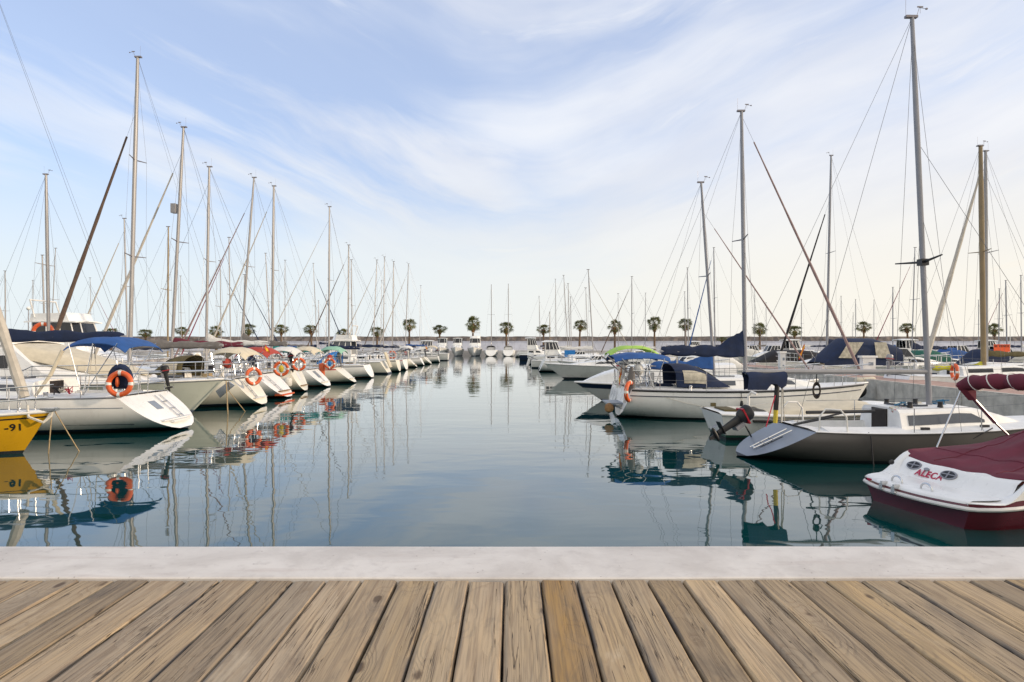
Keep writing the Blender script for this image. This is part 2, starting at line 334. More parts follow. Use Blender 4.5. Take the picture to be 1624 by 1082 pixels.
# ---------------------------------------------------------------- setting
def setting():
    m = MB(); m.add([(-4000, -300, 0), (4000, -300, 0), (4000, 6000, 0), (-4000, 6000, 0)], [(0, 1, 2, 3)])
    tag(m.build('water', 'water'), kind='structure')
    # timber boardwalk, one sheet of separate planks
    m = MB(); att = []; r = random.Random(3)
    E = [-0.03 + 0.152 * i + (0 if i in (0, 1) else r.uniform(-.006, .006)) for i in range(-42, 43)]
    for x, xe in zip(E[:-1], E[1:]):
        w = xe - x
        gap = r.choice([0.003, 0.004, 0.006, 0.009]); z1 = 1.392 + r.uniform(-0.003, 0.002); tilt = r.uniform(-0.002, 0.002)
        ye = 2.925 + r.uniform(-0.004, 0.003)
        if -0.2 < x < -0.1: ye = 2.905
        x0, x1 = x + gap / 2, x + w - gap / 2
        prof = [(x0 + .002, z1 - .04, 1), (x0, z1 - .012, 1), (x0 + .003, z1 - .004 - tilt, 1), (x0 + .008, z1 - tilt, .5), (x0 + .016, z1 - tilt * .6, 0), (x1 - .016, z1 + tilt * .6, 0), (x1 - .008, z1 + tilt, .5), (x1 - .003, z1 - .004 + tilt, 1), (x1, z1 - .012, 1), (x1 - .002, z1 - .04, 1)]
        ys = [-1.5, 0.6, 1.2] + [1.8 + 0.1 * q for q in range(11)] + [ye - .004, ye]
        n0 = len(m.v)
        wob = [r.uniform(-1, 1) for _ in ys]
        m.loft([[(p[0] + 0.0012 * wob[i] * (1 if p[2] else 0), y, p[1] - (0.004 if i == len(ys) - 1 and p[1] > z1 - .005 else 0)) for p in prof] for i, y in enumerate(ys)], 0)
        pidv = r.random(); tint = r.choice([0.76, 0.88, 1.0, 1.06, 1.16, 0.95]); warm = r.uniform(0.05, 0.7); leftgrey = r.random()
        if x > 0.2: warm = min(1, warm + 0.22)
        if abs(x - 0.122) < 0.03: warm, tint = 1.5, 0.86
        for i in range(len(m.v) - n0): att.append((pidv, tint, warm, prof[i % len(prof)][2] * (1.0 if (i % len(prof) < 5) == (leftgrey < .5) else .35)))
    me = bpy.data.meshes.new('boardwalk'); me.from_pydata(m.v, [], m.f); me.materials.append(M['wood'])
    for nm, q in (('plank', 0), ('tint', 1), ('warmth', 2), ('edge', 3)):
        a = me.attributes.new(nm, 'FLOAT', 'POINT'); a.data.foreach_set('value', [t[q] for t in att])
    bm = bmesh.new(); bm.from_mesh(me); bmesh.ops.recalc_face_normals(bm, faces=bm.faces)
    for f in bm.faces: f.smooth = True
    for e in bm.edges:
        if len(e.link_faces) == 2 and e.calc_face_angle(0) > .7: e.smooth = False
    bm.to_mesh(me); bm.free()
    o = bpy.data.objects.new('boardwalk', me); COL.objects.link(o); tag(o, kind='structure')
    # pale concrete coping with a rounded arris, and the quay body under all of it
    m = MB(); y0, y1 = 2.932, 3.395
    xs = [-14 + 0.5 * i for i in range(57)]; r = random.Random(5)
    rings = []
    for xx in xs:
        j = r.uniform(-.003, .003); dz = r.uniform(-.0015, .0015)
        rings.append([(xx, y0, 1.2), (xx, y0, 1.396 + dz), (xx, y0 + .006, 1.401 + dz), (xx, y1 - .02 + j, 1.403 + dz), (xx, y1 - .005 + j, 1.398 + dz), (xx, y1 + j, 1.385), (xx, y1 + j, 1.2)])
    m.loft(rings); tag(m.build('quay_coping', 'coping'), kind='structure')
    m = MB(); m.box((0, -9.4, 0.1), (80, 24.7, 2.2)); m.box((0, 3.15, .1), (80, .46, 2.19)); tag(m.build('quay', 'quay_wall'), kind='structure')
    # far promenade, sea wall, breakwater
    m = MB(); m.box((0, 172.5, -1), (900, 35, 4.2)); tag(m.build('promenade', 'paving'), kind='structure')
    m = MB(); m.box((0, 190.2, 1.0), (900, .6, 4.6)); m.box((0, 190.2, 3.36), (900, .9, .14))
    tag(m.build('sea_wall', 'sea_wall'), 'pale bluish sea wall running along the far promenade behind the palms', 'wall')
    m = MB(); r = random.Random(9); n = 700; top = []
    rings = []
    for i in range(n + 1):
        xx = -700 + 2 * i; h = 6.1 + r.uniform(-.12, .12)
        rings.append([(xx, 296, -2), (xx, 300 + r.uniform(-.5, .5), 3 + r.uniform(-.4, .4)), (xx, 303 + r.uniform(-.5, .5), 5.2 + r.uniform(-.3, .3)), (xx, 304.5, h), (xx, 309, h), (xx, 318, -2)])
    m.loft(rings); tag(m.build('breakwater', 'breakwater', flat=True), 'long low brown rock breakwater across the whole horizon', 'breakwater')
    # right finger pontoon (its far edge carries the second row), left one hidden behind the boats
    def pontoon(label, xa, ya, xb, yb, w, z, group=None):
        dv = Vector((xb - xa, yb - ya, 0)); L = dv.length; a = math.atan2(dv.y, dv.x)
        t = thing('pontoon', label, 'pontoon', (xa, ya, 0), a)
        m = MB(); n = int(L / 6)
        for i in range(n):
            m.box((L * (i + .5) / n, -w / 2, z / 2 - .32), (L / n - .04, w, z + .54))
        m.build('float', 'concrete', t)
        m = MB()
        for i in range(n): m.box((L * (i + .5) / n, -w / 2, z - .02), (L / n - .012, w - .34, .07))
        m.build('walkway', 'pontoon_top', t)
        m = MB()
        for sgn in (-.085, -w + .085): m.box((L / 2, sgn, z - .015), (L, .15, .07))
        m.build('kerb', 'concrete', t)
        return t
    pt = pontoon('low concrete pontoon with reddish walkway behind the right hand boats', 15.5, 12, 19.7, 128, 2.3, .82)
    pontoon('low concrete pontoon behind the left hand row of boats', -22.2, 6, -22.2, 128, 2.2, .7)
    return pt
setting()

# ---------------------------------------------------------------- boats
def ring_ell(c, ry, rz, n=10): return [(c[0], c[1] + ry * math.cos(q), c[2] + rz * math.sin(q)) for q in [2 * math.pi * k / n for k in range(n)]]

class Hull:
    """local frame: aft end of the waterline at the origin, bow towards +x"""
    def __init__(s, L, B, fs, fb, sw=.72, scoop=.8, rake=.9, draft=.35, power=False, H=None, yb=None, sag=.06, a1=.08, a2=.14, zst=.16, boot=(.07, .13)):
        s.mi = [0, 1, 0, 0, 0, 0, 0, 0, 2, 3, 3, 3, 3]; s.L, s.B, s.scoop, s.rake, s.draft, s.power, s.zst, s.a1, s.a2, s.boot = L, B, scoop, rake, draft, power, zst, a1, a2, boot
        s.H = H or (lambda t: fs + (fb - fs) * t ** 1.8 - sag * math.sin(math.pi * t))
        pk = .42 if not power else .38
        def yb0(t):
            if t < pk: return B / 2 * (sw + (1 - sw) * math.sin(math.pi / 2 * t / pk))
            u = (t - pk) / (1 - pk); return B / 2 * max(0.0, (1 - u ** (2.1 if not power else 2.7))) ** .92
        s.yb = yb or yb0
    def x(s, t, z):
        H = s.H(t); v = clamp((z + s.draft) / (H + s.draft))
        k = clamp((z - s.zst) / (H - s.zst), -.3, 1)
        return t * s.L - s.rake * (1 - v) * t ** 4 + s.scoop * k * (1 - t) ** 3
    def y(s, t, z):
        H = s.H(t); dr = s.draft if s.power else lerp(-.045, s.draft, sstep(t / .38)); v = clamp((z + dr) / (H + dr), 0.0, 1.0)
        if s.power: return s.yb(t) * v ** (.30 + .62 * t ** 1.5)
        u = clamp((t - .45) / .5)
        return s.yb(t) * lerp((1 - (1 - v) ** 2.9) ** .52, v ** .62, u * u)
    def deck(s, xq):
        """t for a deck point at x"""
        lo, hi = 0.0, 1.0
        for _ in range(30):
            mi = (lo + hi) / 2
            if s.x(mi, s.H(mi)) < xq: lo = mi
            else: hi = mi
        return (lo + hi) / 2
    def edge(s, xq, sgn=1, out=0.0, dz=0.0):
        t = s.deck(xq); return Vector((xq, sgn * (s.yb(t) + out), s.H(t) + dz))
    def rows(s, t):
        H = s.H(t); a = H - s.a2; b = s.boot[1]
        return [H, H - s.a1, a] + [lerp(a, b, k) for k in (.18, .36, .54, .7, .85)] + [b, s.boot[0], .03, 0, -.06, -s.draft]
    def stations(s, n=26):
        return [1 - (1 - i / n) ** 1.25 for i in range(n + 1)]
    def mesh(s):
        m = MB(); T = s.stations(); prev = None
        mi = s.mi
        for sg in (1, -1):
            pts = [[(s.x(t, z), sg * s.y(t, z), z) for z in s.rows(t)] for t in T]
            for i in range(len(T) - 1):
                for j in range(len(mi)):
                    a, b, c, d = pts[i][j], pts[i + 1][j], pts[i + 1][j + 1], pts[i][j + 1]
                    m.add([a, b, c, d], [(0, 1, 2, 3) if sg > 0 else (3, 2, 1, 0)], mi[j])
        r0 = s.rows(0)
        for j in range(len(mi)):
            a, b = r0[j], r0[j + 1]
            m.add([(s.x(0, a), s.y(0, a), a), (s.x(0, a), -s.y(0, a), a), (s.x(0, b), -s.y(0, b), b), (s.x(0, b), s.y(0, b), b)], [(0, 1, 2, 3)], 4 if mi[j] < 2 or (mi[j] == 2 and not s.power) else mi[j])
        return m
    def deck_mesh(s, c0=None, c1=None, cw=.6, depth=.42, inset=.015):
        """side decks round a sunk cockpit between x=c0 and c1"""
        m = MB(); T = s.stations(22)
        ts = [(t, False) for t in T]
        if c0 is not None:
            ta, tb = s.deck(c0), s.deck(c1)
            ts = [(t, ta < t < tb) for t in T if abs(t - ta) > .004 and abs(t - tb) > .004] + [(ta, False), (ta + 1e-4, True), (tb - 1e-4, True), (tb, False)]
            ts.sort()
        rings = []
        for t, sunk in ts:
            H = s.H(t) + .012; xx = s.x(t, s.H(t)); y = max(s.yb(t) - inset, .001); c = min(cw, y * .74); zf = H - depth if sunk else H + .03
            cz = H + (.07 if sunk else .03)
            rings.append([(xx, -y, H - .01), (xx, -y * .99, H), (xx, -c, cz), (xx, -c + .02 * (1 if y > .1 else 0), zf), (xx, c - .02 * (1 if y > .1 else 0), zf), (xx, c, cz), (xx, y * .99, H), (xx, y, H - .01)])
        m.loft(rings, 0, close=False)
        return m
    def tp(s, u, v, off=0.0):
        """point on the transom: u across -1..1, v up 0..1"""
        H0 = s.H(0); z = lerp(s.zst, H0, v); n = Vector((-(H0 - s.zst), 0, s.scoop)).normalized()
        return Vector((s.scoop * v, u * s.y(0, z), z)) + n * off

def hull_parts(h, root, top='white', stripe=None, boot='navy', anti='antifoul', transom=None, deckm='white_deck', cockpit=None, rail='white_tube', rub=.022, cw=.6, depth=.42):
    o = h.mesh().build('hull', [top, stripe or top, boot, anti, transom or top], root, .5)
    c0, c1 = cockpit or (None, None)
    h.deck_mesh(c0, c1, cw, depth).build('deck', deckm, root, .5)
    m = MB(); T = [i / 30 for i in range(31)]
    a = [(h.x(t, h.H(t)), h.yb(t) + .004, h.H(t) - .005) for t in T]; b = [(p[0], -p[1], p[2]) for p in reversed(a)]
    m.tube(a + b, rub, 6); m.build('toe_rail', rail, root)
    return o

def coachroof(h, root, x0, x1, w0, hc, mat='white', win='glass_dark', nwin=2, front=.42, gap=.10, wf=(.32, .74), hatch=True, w1=None, fp=1.5):
    def sec(u):
        xx = lerp(x0, x1, u); t = h.deck(xx); z0 = h.H(t) + .02
        w = min(lerp(w0, w0 if w1 is None else w1, u), max(h.yb(t) - .22, .12)); k = 1.0 if u < 1 - front else max(.02, 1 - ((u - 1 + front) / front) ** fp * .97)
        return xx, z0, w, hc * k
    m = MB(); rings = []
    for i in range(19):
        xx, z0, w, hh = sec(i / 18)
        rings.append([(xx, -w, z0 - .04), (xx, -w * .97, z0 + hh * .25), (xx, -w * .88, z0 + hh * .82), (xx, -w * .78, z0 + hh * .97), (xx, -w * .4, z0 + hh * 1.04), (xx, w * .4, z0 + hh * 1.04), (xx, w * .78, z0 + hh * .97), (xx, w * .88, z0 + hh * .82), (xx, w * .97, z0 + hh * .25), (xx, w, z0 - .04)])
    m.loft(rings); c = m.build('coachroof', mat, root, .45)
    us = (.06, 1 - front * .62)
    for sg in (1, -1):
        for k in range(nwin):
            ua = lerp(us[0], us[1], k / nwin) + (gap / 2 if k else 0); ub = lerp(us[0], us[1], (k + 1) / nwin) - (gap / 2 if k < nwin - 1 else 0)
            P = []
            for uu in [lerp(ua, ub, q / 6) for q in range(7)]:
                xx, z0, w, hh = sec(uu); kk = .35 if (k == nwin - 1 and uu > ub - .02) else 1
                fl, fu = wf
                for f in (fl, fu if kk == 1 else lerp(fl, fu, kk)):
                    P.append((xx, sg * (w * lerp(.97, .88, (f - .25) / .57) + .012), z0 + hh * f))
            m = MB(); n = 7
            m.add(P + [(p[0], p[1] - sg * .03, p[2]) for p in P], [(2 * i, 2 * i + 1, 2 * i + 3, 2 * i + 2) for i in range(n - 1)] + [(2 * i, 2 * i + 2, 2 * i + 2 + 14, 2 * i + 14) for i in range(n - 1)] + [(2 * i + 1, 2 * i + 3, 2 * i + 17, 2 * i + 15) for i in range(n - 1)] + [(0, 1, 15, 14), (12, 13, 27, 26)])
            m.build('window', win, c)
    if hatch:
        xx, z0, w, hh = sec(0); m = MB(); m.box((xx - .012, 0, z0 + hh * .45 - .1), (.03, .56, hh * .95 + .2)); m.build('companionway', 'hole', c)  # near-black panel stands in for the shade inside the open companionway
        xx, z0, w, hh = sec(.2); m = MB(); m.box((xx, 0, z0 + hh * 1.07), (.55, .62, .05)); m.build('hatch', 'glass_grey', c)
    return c

def wire(root, a, b, r=.006, name='stay', mat='wire', n=4):
    m = MB(); m.tube([a, b], r, n); return m.build(name, mat, root)

def rig(h, root, xm, zb, zt, r=.065, rk=0.0, mat='mast_white', spreaders=1, jib=None, jr=.06, jtop=.92, boom=None, det=2, wr=.006, back=True, bowx=None):
    """mast at local x=xm; rk = how far aft the masthead stands"""
    def mp(k): return Vector((xm - rk * k, 0, lerp(zb, zt, k)))
    m = MB(); m.tube([mp(0), mp(.75), mp(1)], [r, r, r * .72], 10, flat=.8)
    mast = m.build('mast', mat, root)
    top = mp(1)
    m = MB(); m.box(top + Vector((-.02, 0, .02)), (.26, r * 1.3, .05)); m.build('masthead', 'mast_dark', mast)
    if det > 0:
        m = MB(); m.tube([top + Vector((.1, 0, .035)), top + Vector((-.12, .03, .03)), top + Vector((-.12, .03, .45))], .004, 4); m.tube([top + Vector((.18, 0, .10)), top + Vector((.18, 0, .25))], .004, 4)
        m.tube([top + Vector((.1, 0, .03)), top + Vector((.16, 0, .22)), top + Vector((.32, 0, .2))], .006, 4); m.box(top + Vector((.32, 0, .2)), (.04, .03, .03)); m.box(top + Vector((.18, 0, .24)), (.13, .010, .03))
        m.build('wind_vane', 'mast_dark', mast)
    ks = [.52] if spreaders == 1 else ([.36, .67] if spreaders == 2 else [])
    tm = h.deck(xm); cy = h.yb(tm) - .06; chz = h.H(tm) + .02
    sl = .78 if h.B > 2.3 else .62
    for sg in (1, -1):
        pts = [Vector((xm - .1, sg * cy, chz))]
        for k in ks:
            e = mp(k) + Vector((-.12, sg * sl * (1 if k < .6 else .8), .05)); m = MB(); m.tube([mp(k), e], [.028, .016], 6); m.build('spreader', 'mast_dark' if det > 1 else mat, mast); pts.append(e)
        pts.append(mp(.97)); m = MB(); m.tube(pts, wr, 4); m.build('shroud', 'wire', root)
        if det > 1: wire(root, Vector((xm + .35, sg * cy, chz)), mp(ks[0] - .02 if ks else .5), wr, 'lower_shroud')
    bx = bowx if bowx is not None else h.L - .12; tb = h.deck(min(bx, h.L - .01)); bow = Vector((bx, 0, h.H(tb) + .05)); hd = mp(jtop)
    if jib:
        a = lerp(bow, hd, .035); b = lerp(bow, hd, .90); m = MB()
        pts = [lerp(a, b, i / 14) for i in range(15)]
        m.tube(pts, [jr * (1.0 if i < 4 else lerp(1.0, .42, (i - 4) / 10)) * (1 + .10 * math.sin(i * 2.3)) for i in range(15)], 8); m.build('furled_jib', jib, root)
    wire(root, bow, hd, wr, 'forestay')
    if back: wire(root, Vector((h.x(0, h.H(0)) + .05, 0, h.H(0) + .05)), top, wr, 'backstay')
    if boom:
        bl, bz, cov = boom[:3]; rise = boom[3] if len(boom) > 3 else .25; th = boom[4] if len(boom) > 4 else .16; droop = boom[5] if len(boom) > 5 else .0
        k = (bz - zb) / (zt - zb); g = mp(k); e = g + Vector((-bl, 0, -droop))
        m = MB(); m.tube([g, e], .055, 8); bo = m.build('boom', 'mast_white', root)
        if cov:
            rr = random.Random(int(xm * 1000 + bl * 77)); rings = []; n = 30; ph = rr.uniform(0, 6)
            for i in range(n + 1):
                u = i / n; p = g.lerp(e, u * .985); hgt = th * (1 - .35 * u) * (1 + rr.uniform(-.05, .05)) * (.74 + .34 * abs(math.sin(u * 11 + ph))) + rise * max(0, 1 - u / .36) ** 1.5; wd = (.12 + .04 * rr.random()) * (1 - .3 * u)
                if i in (0, n): hgt *= .8; wd *= .6
                rings.append([(p.x, p.y + wd * .55 * math.cos(q) * (1.25 if math.sin(q) < 0 else 1), p.z - .06 + (hgt if math.sin(q) > 0 else .07 + .05 * abs(math.sin(u * 11 + ph))) * math.sin(q) + .03) for q in [2 * math.pi * j / 12 for j in range(12)]])
            m = MB(); m.loft(rings); m.build('sail_cover', cov, bo, .8)
        if det > 0: wire(root, e, top, wr * .8, 'topping_lift')
        if det > 1:
            m = MB(); p = g.lerp(e, .8); m.tube([p, Vector((p.x + .1, .1, h.H(h.deck(p.x)) + .1))], .012, 5); m.tube([p, Vector((p.x - .05, -.1, h.H(h.deck(p.x)) + .1))], .012, 5); m.build('mainsheet', 'rope_white', bo)
    return mast

def guard_rails(h, root, xs0, xs1, n=5, hh=.6, mat='steel', bow=True, stern=True, r=.013):
    for sg in (1, -1):
        pts = [h.edge(lerp(xs0, xs1, i / (n - 1)), sg, -.07) for i in range(n)]
        for p in pts:
            m = MB(); m.tube([p, p + Vector((0, 0, hh))], r, 6); m.build('stanchion', mat, root)
        for k in (.97, .52):
            m = MB(); m.tube([p + Vector((0, 0, hh * k)) for p in pts], .0055, 4); m.build('lifeline', 'wire', root)
    if stern:
        m = MB(); xx = max(h.scoop, 0) + .06; e = h.edge(xx, 1, -.07); t1 = Vector((0, 0, hh)); q = e.y
        P = [h.edge(xs0, 1, -.07) + t1, e + t1, Vector((xx - .05, q * .75, e.z + hh)), Vector((xx - .05, .25, e.z + hh))]
        for sg in (1, -1):
            m = MB()
            for k in (0, -.3): m.tube([Vector((p.x, p.y * sg, p.z + k)) for p in P], r * 1.15, 6)
            for p in (P[1], P[3]): m.tube([Vector((p.x, p.y * sg, p.z)), Vector((p.x + .02, p.y * sg, e.z))], r * 1.15, 6)
            m.build('pushpit', mat, root)
    if bow:
        m = MB(); L = h.L
        A = [h.edge(L * .86, 1, -.06), h.edge(L * .93, 1, -.06)]
        for k in (hh, hh * .5):
            P = [A[0] + Vector((0, 0, k)), A[1] + Vector((.03, 0, k + .02)), Vector((L - .02, .10, h.H(.98) + k + .04)), Vector((L + .06, 0, h.H(1) + k + .04))]
            m.tube(P + [Vector((p.x, -p.y, p.z)) for p in reversed(P[:-1])], r * 1.15, 6)
        for sg in (1, -1):
            for a in A: m.tube([Vector((a.x, a.y * sg, a.z)), Vector((a.x + .03, a.y * sg, a.z + hh))], r * 1.15, 6)
        m.build('pulpit', mat, root)

def arch_canopy(root, name, mat, x0, x1, w, z, arch=.16, hang=.22, sag=.04, legs=None, tilt=0.0, n=8, front_drop=0.0, th=.02, frame='steel'):
    """fabric bimini: arched across, hanging a little at both ends; legs = (x, z) foot of the frame"""
    m = MB(); grid = []
    for i in range(n + 1):
        u = i / n; xx = lerp(x0, x1, u); en = (2 * abs(u - .5)) ** 3; row = []
        for j in range(11):
            s = j / 5 - 1; row.append((xx, s * w, z + tilt * (u - .5) + arch * (1 - abs(s) ** 2.2) - hang * en - front_drop * sstep((u - .55) / .45) - sag * math.sin(u * math.pi * 3) ** 2 * (1 - s * s) - (.09 if abs(s) == 1 else 0)))
        grid.append(row)
    m.sheet(grid, th); c = m.build(name, mat, root, .9)
    if legs:
        for sg in (1, -1):
            for k, u in enumerate((.12, .5, .88)):
                m = MB(); xx = lerp(x0, x1, u); m.tube([Vector((legs[0], sg * (w + .02), legs[1])), Vector((xx, sg * w, z + tilt * (u - .5) - .1))], .013, 5); m.build('canopy_pole', frame, c)
    return c

def sprayhood(root, mat, x0, x1, w, zb, zt, window='vinyl_window'):
    """hood over the companionway: highest and open at its aft end x0, sloping to the roof at x1"""
    m = MB(); grid = []
    for i in range(9):
        u = i / 8; xx = lerp(x0, x1, u); hgt = (zt - zb) * (1 - .97 * max(0, (u - .3) / .7) ** 1.5); row = []
        for j in range(13):
            a = math.pi * j / 12; row.append((xx - .12 * math.sin(a) * (1 - u), -w * math.cos(a) * (1 + .0 * u), zb + hgt * math.sin(a) ** .38))
        grid.append(row)
    m.sheet(grid, .015); c = m.build('sprayhood', mat, root, .9)
    if window:
        g = []
        for i in range(4):
            u = lerp(.5, .82, i / 3); xx = lerp(x0, x1, u); hgt = (zt - zb) * (1 - .97 * max(0, (u - .3) / .7) ** 1.5)
            g.append([(xx, -w * math.cos(a), zb + hgt * math.sin(a) ** .38 + .012) for a in [math.pi * q for q in (.3, .4, .5, .6, .7)]])
        m = MB(); m.sheet(g, .008); m.build('hood_window', window, c)
        for sg in (1, -1):
            g = []
            for i in range(5):
                u = lerp(.14, .56, i / 4); xx = lerp(x0, x1, u); hgt = (zt - zb) * (1 - .97 * max(0, (u - .3) / .7) ** 1.5); row = []
                for f in (.16, .35, .55, .72):
                    a = math.asin(f ** (1 / .38)); row.append((xx - .12 * math.sin(a) * (1 - u), sg * (w * math.cos(a) + .014), zb + hgt * f))
                g.append(row)
            m = MB(); m.sheet(g, 0); m.build('hood_window', 'vinyl_window', c)
    return c

def outboard(root, p, rotz=0.0, tilt=0.0, s=1.0, cowl='black', accent='red_paint'):
    """small outboard clamped at local point p, leg pointing aft-down, tilted up by tilt"""
    T = Matrix.Translation(Vector(p)) @ Matrix.Rotation(rotz, 4, 'Z') @ Matrix.Rotation(-tilt, 4, 'Y') @ Matrix.Diagonal((s, s, s, 1))
    def tr(m):
        m.v = [tuple(T @ Vector(v)) for v in m.v]; return m
    m = MB(); rings = []
    for z, rx, ry, ox in ((.08, .10, .08, 0), (.12, .16, .11, 0), (.26, .20, .135, -.01), (.40, .20, .13, -.01), (.47, .15, .10, 0), (.49, .07, .05, 0)):
        rings.append([(-.12 + ox + rx * math.cos(q), ry * math.sin(q), z) for q in [2 * math.pi * k / 14 for k in range(14)]])
    m.loft(rings); o = tr(m).build('outboard_motor', cowl, root)
    m = MB(); m.box((-.12, 0, .235), (.40, .275, .035)); tr(m).build('cowling_band', accent, o)
    m = MB(); m.loft([[(-.12 + a * math.cos(q), b * math.sin(q), z) for q in [2 * math.pi * k / 10 for k in range(10)]] for z, a, b in ((.1, .10, .07), (-.2, .09, .05), (-.55, .07, .035))])
    m.box((-.19, 0, -.42), (.34, .17, .014)); m.ell((-.13, 0, -.62), .19, .045, .05); m.plate([(-.16, -.01, -.64), (-.02, -.01, -.64), (-.10, -.01, -.82), (-.16, -.01, -.80)], (0, .02, 0)); tr(m).build('drive_leg', cowl, o)
    m = MB()
    for k in range(3):
        a = k * 2.094; m.add([(-.33, 0, -.62), (-.35, .10 * math.cos(a - .4), -.62 + .10 * math.sin(a - .4)), (-.32, .12 * math.cos(a), -.62 + .12 * math.sin(a)), (-.31, .10 * math.cos(a + .4), -.62 + .10 * math.sin(a + .4))], [(0, 1, 2, 3)])
    tr(m).build('propeller', 'mast_grey', o)
    m = MB(); m.tube([(.0, 0, .15), (.2, .02, .18), (.62, .05, .2)], .018, 6); tr(m).build('tiller_arm', 'black', o)
    m = MB(); m.box((.02, 0, .0), (.1, .2, .24)); tr(m).build('clamp_bracket', 'mast_grey', o)
    return o

def flag(root, p, h=.9, lean=.25, w=.42, mats=('flag_red', 'flag_yellow'), hang=.75):
    m = MB(); a = Vector(p); b = a + Vector((-lean, 0, h)); m.tube([a, b], .012, 5); s = m.build('flagstaff', 'white_tube', root)
    m = MB()
    for k, (u0, u1, mm) in enumerate(((0, .25, 0), (.25, .75, 1), (.75, 1, 0))):
        g = []
        for u in (u0, u1):
            row = []
            for j in range(7):
                q = j / 6; row.append(b + Vector((-.05 - w * q * (1 - hang * .6), .05 * math.sin(q * 7), -.04 - u * .30 - q * w * hang + .02 * math.sin(q * 5))))
            g.append(row)
        m.sheet(g, 0, mm)
    m.build('ensign', list(mats), s)
    return s

def lifebuoy(label, loc, rotz=0.0, tilt=0.0, scale=1.0, group='orange lifebuoys hung on the boats', inner=None):
    t = thing('lifebuoy', label, 'lifebuoy', loc, rotz, group); t.rotation_euler = (tilt, 0, rotz); t.scale = (scale,) * 3
    m = MB(); n = 32; m.tube([(.29 * math.cos(2 * math.pi * i / n), 0, .29 * math.sin(2 * math.pi * i / n)) for i in range(n)], .068, 12, closed=True); m.build('ring', 'orange', t)
    for k in range(4):
        a = math.pi / 2 * k; m = MB(); m.tube([(.29 * math.cos(a + q), 0, .29 * math.sin(a + q)) for q in (-.13, -.06, 0, .06, .13)], .071, 12); m.build('reflective_band', 'reflective_band', t)
    m = MB(); P = []
    for k in range(40):
        a = 2 * math.pi * k / 40; rr = .375 - .035 * abs(math.sin(2 * a)); P.append((rr * math.cos(a), -.01, rr * math.sin(a)))
    m.tube(P, .008, 5, closed=True); m.build('grab_line', 'rope_white', t)
    if inner:
        m = MB(); m.ell((0, .0, 0), .12, .06, .17); m.build('float_light', inner, t)
    return t

def fender(label, loc, r=.11, l=.5, mat='fender_white', group='fenders hung along the hulls', line=.35):
    t = thing('fender', label, 'fender', loc, 0, group)
    m = MB(); m.loft([[(a * math.cos(q), a * math.sin(q), z) for q in [2 * math.pi * k / 12 for k in range(12)]] for z, a in ((-l / 2, .03), (-l / 2 + .05, r * .8), (-l / 2 + .12, r), (l / 2 - .12, r), (l / 2 - .05, r * .8), (l / 2, .035))]); m.build('body', mat, t)
    m = MB(); m.tube([(0, 0, l / 2 - .01), (0, .04, l / 2 + line)], .008, 5); m.build('lanyard', 'rope_white', t)
    return t

def rope(label, pts, r=.012, mat='rope_tan', sag=0.0, group=None):
    P = []
    for i in range(len(pts) - 1):
        a, b = Vector(pts[i]), Vector(pts[i + 1])
        for k in range(8):
            u = k / 8; p = a.lerp(b, u); p.z -= sag * 4 * u * (1 - u); P.append(p)
    P.append(Vector(pts[-1])); o0 = P[0].copy(); m = MB(); m.tube([p - o0 for p in P], r, 5)
    return tag(m.build('mooring_rope', mat, None, loc=o0), label, 'rope', group)

def text_part(root, body, size, mat, mw, name='lettering', ext=.004, bold=.0):
    cu = bpy.data.curves.new('lettering', 'FONT'); cu.body = body; cu.space_character = 1.12; cu.size = size; cu.extrude = ext; cu.align_x = 'CENTER'; cu.align_y = 'CENTER'; cu.offset = bold
    o = bpy.data.objects.new('lettering', cu); COL.objects.link(o)
    me = bpy.data.meshes.new_from_object(o.evaluated_get(bpy.context.evaluated_depsgraph_get())); bpy.data.objects.remove(o)
    me.transform(mw); me.materials.clear(); me.materials.append(M[mat])
    q = bpy.data.objects.new(name, me); COL.objects.link(q); q.parent = root
    return q

def frame_mat(o, xd, yd):
    xd = Vector(xd).normalized(); yd = Vector(yd).normalized(); zd = xd.cross(yd).normalized(); yd = zd.cross(xd)
    m = Matrix((xd, yd, zd)).transposed().to_4x4(); m.translation = Vector(o); return m

